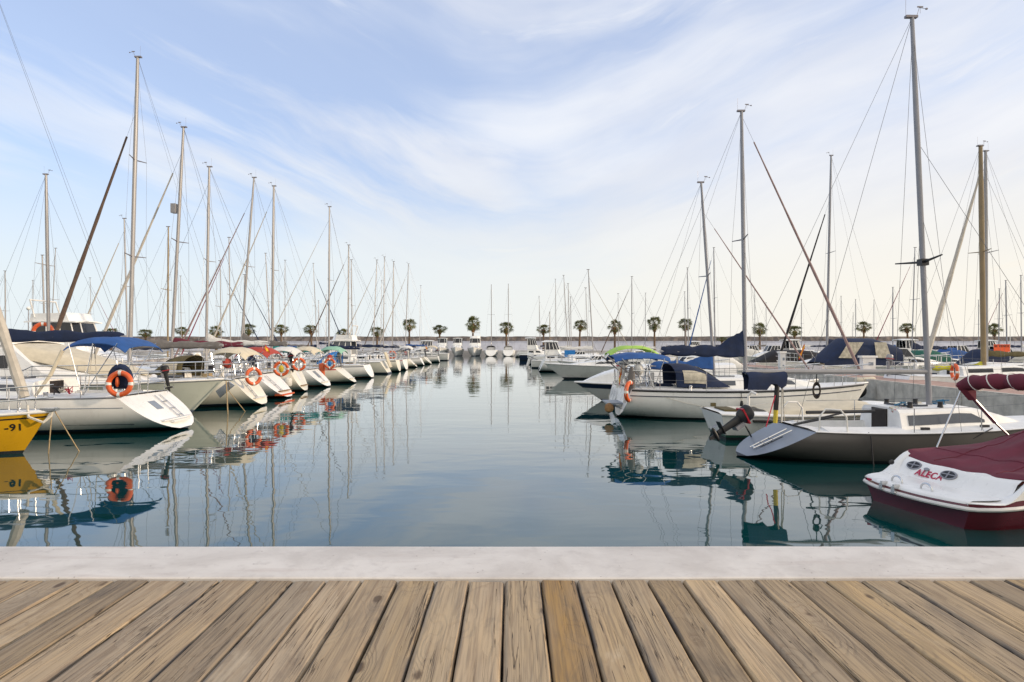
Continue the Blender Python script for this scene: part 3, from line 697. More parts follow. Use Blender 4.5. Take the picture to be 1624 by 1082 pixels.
def sailboat(label, stern, D, out, L=9.2, B=3.0, fs=1.0, fb=1.25, scoop=.75, sw=.72, rake=.8, top='white', stripe=None, boot='navy', anti='antifoul', transom=None,
             xm=None, mb=None, mtop=None, mpt=None, mr=.065, mmat='mast_white', spreaders=1, jib=None, jr=.06, jtop=.92, boom=None, bimini=None, hood=None, det=1, group=None, heading=0.0, cabin='white', win='glass_dark', nwin=2, hc=.42, back=True, rk=.25, ens=False):
    """out=+1 bow to the right, -1 bow to the left; stern = world x of the stern at the waterline"""
    rot = (0 if out > 0 else math.pi) + heading
    t = thing('sailboat', label, 'sailboat', (stern, D, 0), rot, group)
    h = Hull(L, B, fs, fb, sw, scoop, rake)
    sx = max(scoop, 0)
    ck = (sx + .35, sx + 2.3) if det > 0 else None
    hull_parts(h, t, top, stripe, boot, anti, transom, cockpit=ck, rail='white_tube' if det < 2 else 'mast_grey')
    coachroof(h, t, sx + 2.5, L * .80, B * .31, hc, cabin, win, nwin, hatch=det > 0, w1=B * .2)
    xm = xm if xm is not None else .55 * L
    zb = h.H(h.deck(xm)) + hc * .9
    rig(h, t, xm, zb, mtop, mr, rk, mmat, spreaders, jib, jr, jtop, boom, det, wr=.0045 if D < 30 else .0065 if D < 70 else .008, back=back)
    if det > 0: guard_rails(h, t, sx + .9, L * .82, 5, mat='steel', r=.013 if D < 45 else .018)
    if bimini: arch_canopy(t, 'bimini', bimini, max(sx - .45, .25), max(sx - .45, .25) + 1.5, B * .30, 2.2, .12, .30, .02, legs=(sx + .7, h.H(0) + .05))
    if hood: sprayhood(t, hood, sx + 2.0, sx + 3.4, B * .31, h.H(.35) + .1, h.H(.35) + .95)
    if det > 0:
        m = MB(); n = 20; cx = sx + .75
        m.tube([(cx, .36 * math.cos(2 * math.pi * i / n), h.H(0) + .38 + .36 * math.sin(2 * math.pi * i / n)) for i in range(n)], .016, 5, closed=True)
        for k in range(3): m.tube([(cx, 0, h.H(0) + .38), (cx, .36 * math.cos(k * 2.1), h.H(0) + .38 + .36 * math.sin(k * 2.1))], .01, 4)
        m.build('steering_wheel', 'steel', t)
        m = MB(); m.loft([[(cx + .12 + .1 * math.cos(q), .1 * math.sin(q), z) for q in [2 * math.pi * k / 10 for k in range(10)]] for z in (h.H(0) - .4, h.H(0) + .5)]); m.build('binnacle', 'white', t)
        for sg in (1, -1):
            m = MB(); e = h.edge(sx + 1.9, sg, -.32); m.loft([[(e.x + a * math.cos(q), e.y + a * math.sin(q), e.z + z) for q in [2 * math.pi * k / 10 for k in range(10)]] for z, a in ((0, .07), (.08, .05), (.14, .065), (.16, .05))]); m.build('winch', 'steel', t)
    rs = random.Random(int(D * 53)); cfg = 0 if D < 20 else rs.choice([0, 1, 2, 3])
    nv = h.tp(0, 0, .006) - h.tp(0, 0, 0)
    if scoop > .45 and det > 0:      # bathing steps cut in the reversed transom
        if cfg in (0, 1) and D > 20:
            w_ = rs.uniform(.18, .30); m = MB(); m.plate([h.tp(-w_, .45, .004), h.tp(w_, .45, .004), h.tp(w_ * .85, .88, .004), h.tp(-w_ * .85, .88, .004)], nv); m.build('transom_gate', 'grey_panel' if D < 20 else rs.choice(['white_deck', 'cream_canvas', 'grey_panel']), t)
        if cfg in (0, 2):
            o_ = rs.choice([0, -.3, .3]) if D > 20 else -.35; m = MB()
            for sg in (.11, -.11): m.tube([h.tp(o_ + sg, .16, .03), h.tp(o_ + sg, .9, .03)], .013, 5)
            for v in (.24, .46, .68): m.tube([h.tp(o_ - .11, v, .03), h.tp(o_ + .11, v, .03)], .013, 5)
            m.build('boarding_ladder', 'steel', t)
        m = MB(); p = h.tp(0, .16, 0); m.box((p.x + .03, 0, p.z + .02), (.26, h.y(0, p.z + .03) * 1.5, .035)); m.build('swim_step', rs.choice(['white', 'teak', 'white_deck']), t)
    if det > 0 and D > 20:
        if cfg in (1, 3): outboard(t, (sx + .12, rs.choice([.7, -.7]), h.H(0) + .55), 0, -.15, .8, rs.choice(['black', 'white', 'mast_grey']), rs.choice(['red_paint', 'white', 'navy']))
        if cfg in (2, 3):
            m = MB(); m.ell((sx + .3, rs.choice([.8, -.8]), h.H(0) + .62), .16, .24, .2); m.build('rail_bag', rs.choice(['navy_canvas', 'white_canvas', 'cream_canvas', 'red_canvas']), t)
        m = MB(); m.box((sx + 1.3, rs.uniform(-.4, .4), h.H(.1) - .05), (.5, .45, .35)); m.build('cockpit_locker', rs.choice(['cream_canvas', 'white_deck', 'teak', 'navy_canvas']), t)
    if ens: flag(t, (sx + .1, .6, h.H(0) + .5))
    return t, h

def motorboat(label, stern, D, out, L=8.0, B=2.8, fs=.95, fb=1.35, top='white', stripe=None, boot='navy', anti='antifoul', a1=.10, a2=.16, cab=(.30, .72), hcab=.75, wmat='glass_dark', canopy=None, cz=2.0, fly=False, det=1, group=None, heading=0.0, rail=True, scoop=-.05, windscreen=True, hard=False, rake=1.2, name='motorboat', cx=None, fp=1.5):
    rot = (0 if out > 0 else math.pi) + heading
    t = thing(name, label, 'motorboat', (stern, D, 0), rot, group)
    h = Hull(L, B, fs, fb, .86, scoop, rake, power=True, a1=a1, a2=a2)
    hull_parts(h, t, top, stripe, boot, anti, cockpit=(.5, L * cab[0]), cw=B * .36, rail='white_tube', rub=.03)
    c = coachroof(h, t, L * cab[0], L * cab[1], B * .40, hcab * .5, 'white', wmat, 2, front=.55, wf=(.35, .7), hatch=False, w1=B * .30, fp=fp)
    z0 = h.H(.4) + hcab * .5
    if windscreen or hard:
        m = MB(); xa, xb, xc = L * cab[0], L * lerp(cab[0], cab[1], .55), L * lerp(cab[0], cab[1], .30); w = B * .36; zt = z0 + hcab * (.95 if hard else .55)
        pts_lo = [(xa, -w, z0 - .05), (xb - .25, -w, z0 - .05), (xb, -w * .6, z0 - .03), (xb, w * .6, z0 - .03), (xb - .25, w, z0 - .05), (xa, w, z0 - .05)]
        s = .5 if hard else .42
        pts_hi = [(xa + .05, -w * .88, zt), (xb - .25 - s, -w * .86, zt), (xb - s, -w * .5, zt), (xb - s, w * .5, zt), (xb - .25 - s, w * .86, zt), (xa + .05, w * .88, zt)]
        kz = .38 if hard else .12
        mid = [tuple(lerp(a, b, kz) for a, b in zip(p, q)) for p, q in zip(pts_lo, pts_hi)]
        mb2 = MB(); mb2.loft([[(p[0], p[1], p[2] - .02) for p in pts_lo], mid], close=False); mb2.build('wheelhouse_side', 'white', t, .2)
        m.loft([mid, pts_hi], close=False); ws = m.build('windscreen', wmat, t, .2)
        m = MB(); m.tube(pts_hi, .025, 5); m.tube(pts_lo, .025, 5)
        m.tube(mid, .03, 5)
        for a, b in zip(pts_lo, pts_hi): m.tube([a, b], .034, 5)
        for a, b in ((0, 1), (4, 5)):
            for q in (.36, .7): m.tube([tuple(lerp(x_, y_, q) for x_, y_ in zip(mid[a], mid[b])), tuple(lerp(x_, y_, q) for x_, y_ in zip(pts_hi[a], pts_hi[b]))], .03, 5)
        m.build('window_frame', 'white', ws)
        if hard:
            m = MB(); g = []
            for i in range(7):
                u = i / 6; xx = lerp(xa - .35, xb - s + .15, u); g.append([(xx, (j / 4 - 1) * w * .98, zt + .05 + .07 * (1 - (j / 4 - 1) ** 2) + .04 * math.sin(math.pi * u)) for j in range(9)])
            m.sheet(g, .07); m.build('hardtop', 'white', t, .7)
            if fly:
                m = MB(); xs0, xs1 = xa - .1, xb - s - .3; w2 = w * .9
                rings = [[(xs0, -w2, zt + .06), (xs1, -w2, zt + .06), (xs1 + .35, -w2 * .5, zt + .06), (xs1 + .35, w2 * .5, zt + .06), (xs1, w2, zt + .06), (xs0, w2, zt + .06)], [(xs0 + .1, -w2, zt + .5), (xs1 - .2, -w2, zt + .55), (xs1 + .1, -w2 * .5, zt + .55), (xs1 + .1, w2 * .5, zt + .55), (xs1 - .2, w2, zt + .55), (xs0 + .1, w2, zt + .5)]]
                m.loft(rings); m.build('flybridge', 'white', t, .3)
                m = MB(); m.tube([(xs0 + .3, -w2, zt + .3), (xs0, -w2 * .95, zt + 1.3), (xs0, w2 * .95, zt + 1.3), (xs0 + .3, w2, zt + .3)], .05, 6); m.build('radar_arch', 'white_tube', t)
    if canopy:
        xa, xb = cx or (.35, L * lerp(cab[0], cab[1], .42)); w = B * .43
        m = MB(); g = []; zd = h.H(.2) + .05
        for i in range(11):
            u = i / 10; xx = lerp(xa, xb, u); hgt = (cz - zd) * min(1, (.12 + u / .32) if u < .32 else 1.0 - .28 * max(0, (u - .7) / .3)); row = []
            for j in range(13):
                a = math.pi * j / 12; row.append((xx, -w * math.cos(a), zd + hgt * math.sin(a) ** .42))
            g.append(row)
        m.sheet(g, .02); m.build('canopy', canopy, t, .9)
    if rail:
        m = MB(); P = [h.edge(L * u, 1, -.06, .0) for u in (.5, .62, .74, .86, .95)]; up = Vector((0, 0, .5))
        A = [P[0]] + [p + up for p in P[1:]] + [Vector((L + .02, 0, h.H(1) + .52))]
        m.tube(A + [Vector((p.x, -p.y, p.z)) for p in reversed(A[:-1])], .018, 6)
        for p in P[1:]:
            for sg in (1, -1): m.tube([Vector((p.x, p.y * sg, p.z)), Vector((p.x, p.y * sg, p.z + .5))], .015, 5)
        m.build('bow_rail', 'steel', t)
    return t, h

# ---------------------------------------------------------------- palms
def palm_mesh(seed, th):
    r = random.Random(seed)
    tr = MB(); bend = r.uniform(-.25, .25); n = 10
    tr.tube([(bend * (i / n) ** 2, 0, th * i / n) for i in range(n + 1)], [lerp(.25, .15, i / n) * (1 + .06 * (i % 2)) + (.10 if i == 0 else 0) for i in range(n + 1)], 9)
    top = Vector((bend, 0, th))
    sk = MB()
    for k in range(90):                        # skirt of dead hanging leaves
        a = r.uniform(0, 6.283); z = th - r.uniform(.0, 1.5); rr = lerp(.72, .22, (th - z) / 1.5) + r.uniform(0, .1); dv = Vector((math.cos(a), math.sin(a), 0)); sv = Vector((-dv.y, dv.x, 0)); w = r.uniform(.08, .2)
        b = Vector((top.x * (z / th), 0, z)); p = b + dv * .18; q = b + dv * rr + Vector((0, 0, -r.uniform(.3, .55)))
        sk.add([p - sv * w * .5, p + sv * w * .5, q + sv * w, q - sv * w], [(0, 1, 2, 3)])
    cr = MB()
    for k in range(78):                        # fan leaves on stalks, old ones droop
        el = -1.15 + 2.6 * r.random() ** .85; a = r.uniform(0, 6.283); ln = r.uniform(.85, 1.35) * (1.0 if el < 1.0 else .85)
        dv = Vector((math.cos(a) * math.cos(el), math.sin(a) * math.cos(el), math.sin(el))); b = top + Vector((0, 0, .1)); e = b + dv * ln - Vector((0, 0, .12))
        side = dv.cross(Vector((0, 0, 1)))
        if side.length < .05: side = Vector((1, 0, 0))
        side.normalize(); up = side.cross(dv); ro = r.uniform(-.8, .8); side, up = side * math.cos(ro) + up * math.sin(ro), up * math.cos(ro) - side * math.sin(ro)
        cr.add([b - side * .02, b + side * .02, e + side * .02, e - side * .02], [(0, 1, 2, 3)])
        nl = 11
        for j in range(nl):
            q = (j / (nl - 1) - .5) * 3.3 + r.uniform(-.08, .08); dl = dv * math.cos(q) + side * math.sin(q); l = r.uniform(.55, .85) * (1 - .12 * abs(q))
            pp = dl.cross(up).normalized() * .045; mid = e + dl * l * .6 + up * .05; tip = e + dl * l - Vector((0, 0, r.uniform(.08, .30)))
            cr.add([e, mid - pp, tip, mid + pp], [(0, 1, 2, 3)])
    return tr.mesh('trunk', 'trunk'), sk.mesh('dead_fronds', 'dead_frond', flat=True), cr.mesh('crown', 'palm_frond', flat=True)

def palms():
    PV = {}
    rows = [(119, 519), (176, 519), (231, 521), (289, 517), (343, 515), (394, 512), (446, 513), (494, 514), (545, 520), (598, 517), (649, 504), (697, 514), (750, 499), (803, 509), (862, 513), (919, 506), (975, 505), (1038, 500), (1087, 503), (1145, 534), (1205, 510), (1260, 515), (1370, 508), (1440, 511), (1577, 511)]
    lab = {119: 'leftmost palm, right of the brown furled headsail foot', 176: 'palm standing just left of the tallest left hand mast', 231: 'palm just right of the tallest left hand mast', 289: 'palm between the second tall left mast and the mast right of it', 343: 'palm just right of a thick white mast, above the maroon boom cover',
           394: 'palm crossed by a sloping pinkish red furled headsail', 446: 'palm just right of a thick grey mast, above the white bimini', 494: 'palm left of a thin dark pole, above the teal boom cover', 545: 'half hidden palm just left of a pair of close masts', 598: 'palm above the small raised blue hood at left of centre', 649: 'tall palm beside a thin mast, left of the gap in the boats',
           697: 'bushy low palm behind the cabin cruiser, next left from the tallest palm', 750: 'tallest palm, standing over the middle motor cruiser at the channel end', 803: 'palm overlapped by a thin mast, next right from the tallest palm', 862: 'palm beside a thin mast, above the dark cabin boat at the channel end', 919: 'slim tall palm in clear sky right of a cluster of masts', 975: 'palm crossed by a grey furled headsail, left of a straight dark mast',
           1038: 'tall orange trunked palm above the lime green canopy', 1087: 'palm behind the sloping blue furled headsail', 1145: 'short bushy palm showing only its crown above the navy boom cover', 1205: 'palm just right of the mast with the navy boom cover', 1260: 'palm between the black and the white sloping furled headsails', 1370: 'palm above the navy canopy of the right hand cruiser', 1440: 'palm just left of the tallest right hand mast', 1577: 'rightmost palm, beside the tan mast'}
    for i, (px, ty) in enumerate(rows):
        k = i % 4; th = (5.2, 5.9, 6.6, 7.2)[k]
        if k not in PV: PV[k] = palm_mesh(40 + k, th)
        D = 163 + (i % 3) * 1.3
        t = thing('palm_tree', lab[px], 'palm', (X(px, D), D, 1.1), i * 1.9, 'palms along the far promenade')
        for nm, me in zip(('trunk', 'dead_fronds', 'crown'), PV[k]):
            o = bpy.data.objects.new(nm, me); COL.objects.link(o); o.parent = t
        s = (Z(ty, D) - 1.1) / (th + 1.75); sc = clamp(s, .62, 1.15) if px != 1145 else .45
        t.scale = (max(sc, 1.12) if px != 1145 else .9, max(sc, 1.12) if px != 1145 else .9, s)
palms()

# ---------------------------------------------------------------- left row, nearest boats
def yellow_boat():
    D = 15.1; L = 7.6; bow = X(80, D)
    t = thing('sailboat', 'yellow hulled sailing boat with black stripe, bow pointing into the channel at far left', 'sailboat', (bow - L, D, 0), 0)
    h = Hull(L, 2.5, .84, .93, .7, .3, .85, a1=.10, a2=.135)
    hull_parts(h, t, 'yellow_hull', 'black', 'yellow_hull', 'antifoul', cockpit=(.7, 2.4), rail='white_tube', rub=.03)
    coachroof(h, t, 2.6, 5.9, .78, .36, 'white', 'glass_dark', 2)
    rig(h, t, 4.55, 1.2, 9.2, .06, .1, 'mast_white', 1, 'jib_white', .105, .97, None, 2, bowx=7.12)
    guard_rails(h, t, 1.2, 6.2, 5, .55)
    # registration on the side that faces the camera
    x0 = X(4, 14.3) - (bow - L); tt = x0 / L; z = Z(684, 14.25); p = Vector((h.x(tt, z), -h.y(tt, z), z)); q = Vector((h.x(tt + .03, z), -h.y(tt + .03, z), z)); u = Vector((h.x(tt, z + .1), -h.y(tt, z + .1), z + .1))
    xd = (q - p).normalized(); nn = xd.cross((u - p).normalized()).normalized()
    text_part(t, '-91', .23, 'black', frame_mat(p + nn * .006, xd, u - p), 'registration', .003, .004)
    m = MB(); m.box((L - .02, 0, .97), (.34, .16, .06)); m.tube([(L - .12, -.05, .98), (L + .12, -.05, 1.0), (L + .12, .05, 1.0), (L - .12, .05, .98)], .02, 6); m.build('bow_roller', 'steel', t)
    b = Vector((bow, D, .95))
    rope('tan mooring line dropping straight down from the yellow bow', [b + Vector((.05, -.02, 0)), b + Vector((-.02, -.05, -1.1))], .013)
    rope('tan mooring line slanting right from the yellow bow into the water', [b + Vector((.05, .05, 0)), Vector((X(126, 15.3), 15.4, -.12))], .012)
    rope('thick pale rope looped under the yellow bow roller', [b + Vector((-.42, -.12, .12)), b + Vector((-.30, -.26, -.12)), b + Vector((-.05, -.16, -.25)), b + Vector((.04, -.04, -.12)), b + Vector((.05, 0, .02))], .028, 'rope_white')
yellow_boat()

def near_white_sloop():
    D = 19.5; sx = X(291, 19.6)
    t, h = sailboat('large white sloop with blue bimini and wide open sugar scoop stern, nearest on the left', sx, D, -1, 11.2, 3.5, 1.0, 1.34, 1.08, .78, 1.0, 'white', None, 'navy', 'antifoul', xm=6.3, mtop=14.4, mr=.085, spreaders=2, boom=(4.7, 2.62, 'navy_canvas', .1, .27), det=2, win='glass_grey', nwin=3, hc=.40, group='sailboats moored along the left row')
    # cove line and bottom paint already on the hull; bimini over the cockpit
    arch_canopy(t, 'bimini', 'blue_canvas', 1.05, 2.8, 1.0, 2.54, .10, .26, .02, legs=(2.2, 1.0), n=10)
    m = MB(); m.tube([(2.75, 1.0, 2.25), (3.0, 1.1, 1.6), (3.3, 1.3, 1.0)], [.05, .05, .03], 8); m.build('canopy_cover_roll', 'cream_canvas', t)
    outboard(t, (1.15, -1.22, 1.46), math.pi * .1, -.2, .62)
    m = MB(); m.plate([h.tp(-.04, .50, .003), h.tp(.22, .50, .003), h.tp(.22, .76, .003), h.tp(-.04, .76, .003)], h.tp(0, 0, .008) - h.tp(0, 0, 0)); m.build('locker_door', 'grey_panel', t)
    m = MB(); p = h.tp(.0, .10, .0); m.box((p.x + .02, 0, p.z + .02), (.30, .9, .05)); m.build('swim_step', 'white', t)
    m = MB(); z = .72
    m.tube([(h.x(q, z), h.y(q, z) + .003, z) for q in [.02 + .9 * i / 30 for i in range(31)]], .010, 4); m.build('cove_line', 'grey_panel', t)
    m = MB(); m.tube([(h.x(q, .25), h.y(q, .25) + .002, .25 + .10 * q) for q in [.06 + .88 * i / 30 for i in range(31)]], .014, 4); m.build('boot_line', 'navy', t)
    rr = random.Random(8)
    for nm, mt, x0, y0 in (('rope_tail', 'rope_red', 2.55, 1.05), ('rope_tail', 'rope_white', 2.75, .95), ('rope_tail', 'rope_dark', 2.9, 1.1), ('rope_tail', 'rope_blue', 4.2, .9)):
        m = MB(); m.tube([(x0 + rr.uniform(-.12, .12), y0 + rr.uniform(-.08, .08), 1.18 + rr.uniform(-.12, .10)) for _ in range(12)], .016, 5); m.build(nm, mt, t)
    lifebuoy('big orange lifebuoy hung in front of a navy horseshoe on the near white sloop', (X(190, 17.93), 17.93, Z(609, 17.93)), .06, -.12, .99)
    b = thing('horseshoe_buoy', 'navy horseshoe buoy behind the big orange lifebuoy', 'buoy', (X(191, 18.12), 18.12, Z(602, 18.1)), .06)
    m = MB(); m.tube([(.23 * math.cos(q), 0, .02 + .30 * math.sin(q)) for q in [-.7 + i * (math.pi + 1.4) / 14 for i in range(15)]], [.10] * 15, 8); m.box((0, .02, .0), (.34, .08, .5)); m.build('cover', 'navy_canvas', b)
    m = MB(); m.ell((0, -.16, -.06), .05, .05, .14); m.build('light', 'orange', b)
near_white_sloop()

def white_cruiser():
    D = 23.9; L = 11.5; bow = X(356, D); g = 'motorboats moored along the left row'
    t = thing('motorboat', 'big pale motor cruiser with cream canvas over its windscreen, bow out', 'motorboat', (bow - L, D, 0), 0, None)
    h = Hull(L, 3.7, 1.12, 1.2, .88, -.05, 1.5, power=True, a1=.03, a2=.06)
    hull_parts(h, t, 'pale_green', 'grey_panel', 'grey_panel', 'antifoul_blue', cockpit=(.5, 2.6), cw=1.3, rub=.03)  # pale green puts the light reflected onto this hull into its colour
    m = MB(); w = 1.55
    lo, hi = 1.15, 2.35
    m.loft([[(2.4, -w, lo), (6.0, -w, lo), (9.1, -.7, lo), (9.1, .7, lo), (6.0, w, lo), (2.4, w, lo)], [(2.4, -w * .96, 1.5), (6.1, -w * .96, 1.5), (8.7, -.55, 1.38), (8.7, .55, 1.38), (6.1, w * .96, 1.5), (2.4, w * .96, 1.5)], [(2.4, -w * .9, hi - .08), (5.1, -w * .9, hi - .08), (5.4, -.6, hi - .06), (5.4, .6, hi - .06), (5.1, w * .9, hi - .08), (2.4, w * .9, hi - .08)], [(2.5, -w * .8, hi + .05), (5.0, -w * .8, hi + .05), (5.2, -.5, hi + .06), (5.2, .5, hi + .06), (5.0, w * .8, hi + .05), (2.5, w * .8, hi + .05)]])
    c = m.build('cabin', 'white', t, .3)
    for sg in (1, -1):
        for a, b in ((2.6, 3.75), (3.9, 5.0)):
            m = MB(); m.plate([(a, sg * (w * .945 + .012), 1.62), (b, sg * (w * .945 + .012), 1.62), (b - .02, sg * (w * .915 + .012), 2.05), (a, sg * (w * .915 + .012), 2.05)], (0, -sg * .03, 0)); m.build('window', 'glass_dark', c)
    m = MB(); g1 = []
    for i in range(9):
        u = i / 8; row = []
        for j in range(13):
            s = j / 6 - 1; row.append((lerp(5.0, 8.9, u) - .95 * abs(s) ** 2.2 * u, s * lerp(w * .93, .95, u), lerp(hi + .10, 1.42, u ** 1.15) + .04 * math.sin(j * 2 + i) * u - .10 * abs(s) ** 4 - (.35 * (1 - u) if abs(s) == 1 else 0)))
        g1.append(row)
    m.sheet(g1, .03); m.build('windscreen_cover', 'cream_canvas', t, .9)
    m = MB(); g1 = []
    for i in range(6):
        u = i / 5; g1.append([(lerp(.9, 5.0, u), s * w * .88, hi + .12 + .12 * (1 - s * s) - .1 * (1 - u)) for s in [q / 4 - 1 for q in range(9)]])
    m.sheet(g1, .08); m.build('roof', 'white', c, .9)
    m = MB(); P = [h.edge(L * u, 1, -.08) for u in (.42, .52, .64, .76, .88, .96)]; up = Vector((0, 0, .62))
    for k in (1.0, .5):
        A = [P[0] + up * .1] + [p + up * k for p in P[1:]] + [Vector((L + .02, 0, h.H(1) + .66 * k))]; m.tube(A + [Vector((p.x, -p.y, p.z)) for p in reversed(A[:-1])], .02, 6)
    for p in P[1:]:
        for sg in (1, -1): m.tube([Vector((p.x, p.y * sg, p.z)), Vector((p.x, p.y * sg, p.z + .62))], .017, 5)
    m.build('bow_rail', 'steel', t)
    m = MB(); m.box((9.6, 0, 1.30), (.6, .6, .08)); m.build('foredeck_hatch', 'glass_grey', t)
    m = MB(); m.tube([(10.9, 0, 1.27), (11.75, 0, 1.16)], .04, 8); m.plate([(11.65, -.03, 1.12), (11.85, -.03, .98), (11.35, -.03, .55), (11.2, -.03, .78)], (0, .06, 0)); m.build('anchor', 'steel', t)
    m = MB(); rr = random.Random(2)
    m.tube([(10.7 + .16 * math.cos(q) + rr.uniform(-.03, .03), .45 + .16 * math.sin(q), 1.26 + q * .006) for q in [i * .7 for i in range(28)]], .022, 5); m.build('rope_coil', 'rope_tan', t)
    b = Vector((bow, D, 1.15)); rope('tan line from the pale cruiser bow straight down', [b + Vector((.1, -.1, 0)), b + Vector((.25, -.3, -1.25))], .02); rope('tan line from the pale cruiser bow slanting towards the cream sloop', [b + Vector((.0, .2, -.3)), Vector((X(392, 24.6), 24.6, -.1))], .014)
white_cruiser()

GL = 'sailboats moored along the left row'
def left_row():
    def s(label, D, spx, mbase, mtop, mty, **k):
        stx = X(spx, D); mx = X(mbase, D); k.setdefault('L', 9.3); r = random.Random(int(D * 31))
        k.setdefault('sw', r.uniform(.62, .80)); k.setdefault('scoop', r.choice([.2, .4, .55, .75])); k.setdefault('B', r.uniform(2.7, 3.2)); k.setdefault('fs', r.uniform(.88, 1.1)); k.setdefault('heading', R(r.uniform(-3, 3)))
        k.setdefault('stripe', r.choice([None, None, 'navy', 'grey_panel', 'red_paint'])); k.setdefault('boot', r.choice(['navy', 'navy', 'antifoul_red', 'black', 'green_stripe'])); k.setdefault('top', r.choice(['white', 'white', 'cream'])); k.setdefault('ens', r.random() < .3)
        return sailboat(label, stx, D, -1, xm=stx - mx, mtop=Z(mty, D), rk=(mtop - mbase) * D / F, group=GL, **k)
    t, h = s('white sloop with cream bimini, grey boom cover and brown furled headsail', 27.1, 416, 205, 218, 91, L=8.9, B=3.1, jib='jib_brown', jr=.085, jtop=.83, boom=(3.7, 2.38, 'grey_canvas', .1, .24), bimini='cream_canvas', hood='olive_canvas', spreaders=2, mr=.095, det=2, top='cream')
    t, h = s('white sloop with red bimini and red edge on its stern step', 31, 456, 269, 289, 201, L=9.3, B=3.2, jib='jib_white', jr=.07, jtop=.9, boom=(3.3, 2.42, 'maroon_canvas', .15, .22), bimini='red_canvas', mr=.085, det=2, scoop=1.0)
    m = MB(); m.box((.12, 0, .17), (.34, 1.6, .06)); m.build('swim_step', 'orange', t)
    m = MB(); m.box(Vector((X(269, 31) * 0 + 5.2, .0, Z(330, 31))), (.22, .3, .42)); m.build('radar_reflector', 'mast_white', t)
    s('cream sloop with white bimini and round white fenders on its quarter', 35.2, 484, 330, 335, 267, boom=(3.2, 2.5, 'white_canvas', .35, .2), bimini='white_canvas', mr=.085, det=1, top='cream', scoop=.5, L=8.9)
    s('white sloop with cream bimini, grey boom cover and mast leaning well aft', 39, 519, 378, 401, 281, jib='jib_pink', jr=.05, jtop=.9, boom=(2.7, 2.45, 'grey_canvas', .5, .28), bimini='cream_canvas', mr=.075, det=1, scoop=.9, L=9.2)
    s('white sloop with dark hull window, mint bimini and teal boom cover', 43, 561, 432, 435, 296, jib='jib_white', jr=.055, jtop=.95, boom=(3.0, 2.05, 'teal_canvas', .1, .3), bimini='mint_canvas', mr=.10, det=1, scoop=1.0, L=9.5)
    s('white sloop with bright blue hood and tall bare mast', 49.5, 588, 521, 522, 328, boom=(2.6, 2.2, 'navy_canvas', .1, .2), hood='bright_blue_canvas', mr=.08, det=1, xm=None) if False else s('white sloop with bright blue hood under a tall thin mast', 49.5, 590, 521, 522, 328, jib='jib_white', jr=.03, boom=(2.3, 2.2, 'navy_canvas', .1, .2), hood='bright_blue_canvas', mr=.08, det=1, L=8.4)
    t, h = motorboat('white trawler style motorboat with raised stern gangway, halfway along the left row', X(617, 57), 57, -1, 8.6, 3.0, 1.0, 1.4, 'cream', canopy=None, hard=True, hcab=1.15, fly=True, wmat='glass_grey', cab=(.34, .8), group='motorboats moored along the left row', scoop=.5)
    m = MB(); m.plate([(-.1, -.55, .5), (-.1, .55, .5), (.35, .55, 1.75), (.35, -.55, 1.75)], (-.07, 0, .03)); m.build('gangway', 'cream_canvas', t)
    s('white sloop with navy boom cover behind the trawler style motorboat', 61, 634, 552, 553, 389, jib='jib_brown', jr=.05, boom=(3.3, 2.3, 'navy_canvas', .2, .2), mr=.085, L=8.8)
    s('white sloop with lifebuoy on its stern rail, pair mast close to a thicker one', 65, 645, 558, 556, 412, boom=(3.0, 2.2, 'white_canvas', .1, .2), mr=.06, L=8.8)
    s('sloop with grey hull shadow line and radar on its mast, left row beyond the trawler', 73, 660, 592, 598, 413, jib='jib_white', jr=.05, boom=(2.8, 2.2, 'navy_canvas', .1, .18), mr=.06, bimini='white_canvas', top='cream', det=1, L=8.6)
    s('sloop whose mast stands leftmost of three tall masts in front of a palm', 79, 672, 608, 610, 408, boom=(2.8, 2.2, 'white_canvas', .1, .18), mr=.07, hood='grey_canvas', stripe='navy', det=1, L=8.6)
    s('sloop with dark bottom and navy folded hood, left row', 85, 683, 622, 624, 415, jib='jib_brown', jr=.05, boom=(3, 2.2, 'navy_canvas', .1, .18), hood='navy_canvas', mr=.085, det=1, anti='black', L=8.8)
    s('sloop with white furled headsail crossing the tall left palm', 94, 697, 643, 648, 419, jib='jib_white', jr=.06, boom=(3, 2.3, 'blue_canvas', .1, .2), mr=.07, bimini='cream_canvas', stripe='navy', det=1, L=8.8)
    motorboat('white motorboat with open stern and navy seats, last of the left row', X(711, 104), 104, -1, 8.5, 3.2, 1.1, 1.5, hard=True, hcab=1.25, wmat='glass_grey', group='motorboats moored along the left row', det=0)
    s('sloop with very thin tall mast, at the far end of the left row', 113, 705, 665, 667, 453, mr=.04, det=0, L=8.0, boom=(2.5, 2.2, None))
left_row()

for (lb, px, py, D, rz, ti, sc, inn) in [
    ('orange lifebuoy standing edge-on at the stern of the cream bimini sloop', 402, 597, 26.3, .9, 0, 1.0, None),
    ('orange lifebuoy with a yellow strap on the red bimini sloop', 446, 585, 29.9, .25, .1, .95, 'rope_yellow'),
    ('orange lifebuoy on the rail of the cream sloop with the white bimini', 474, 578, 34.0, .2, 0, .95, None),
    ('orange lifebuoy around a blue float on the dark windowed sloop', 523, 577, 41.7, .1, 0, .95, 'bright_blue_canvas'),
    ('small red lifebuoy on the stern of a distant left row sloop', 622, 563, 63.6, .1, 0, 1.1, None),
    ('orange lifebuoy hung on the side of the pale flybridge yacht at far left', 68, 527, 36.0, .3, 0, 1.5, None)]:
    lifebuoy(lb, (X(px, D), D, Z(py, D)), rz, ti, sc, inner=inn)
fender('orange upright fender float beside the dark windowed sloop', (X(511, 41.9), 41.9, Z(588, 41.9)), .2, .95, 'orange', None, .1)
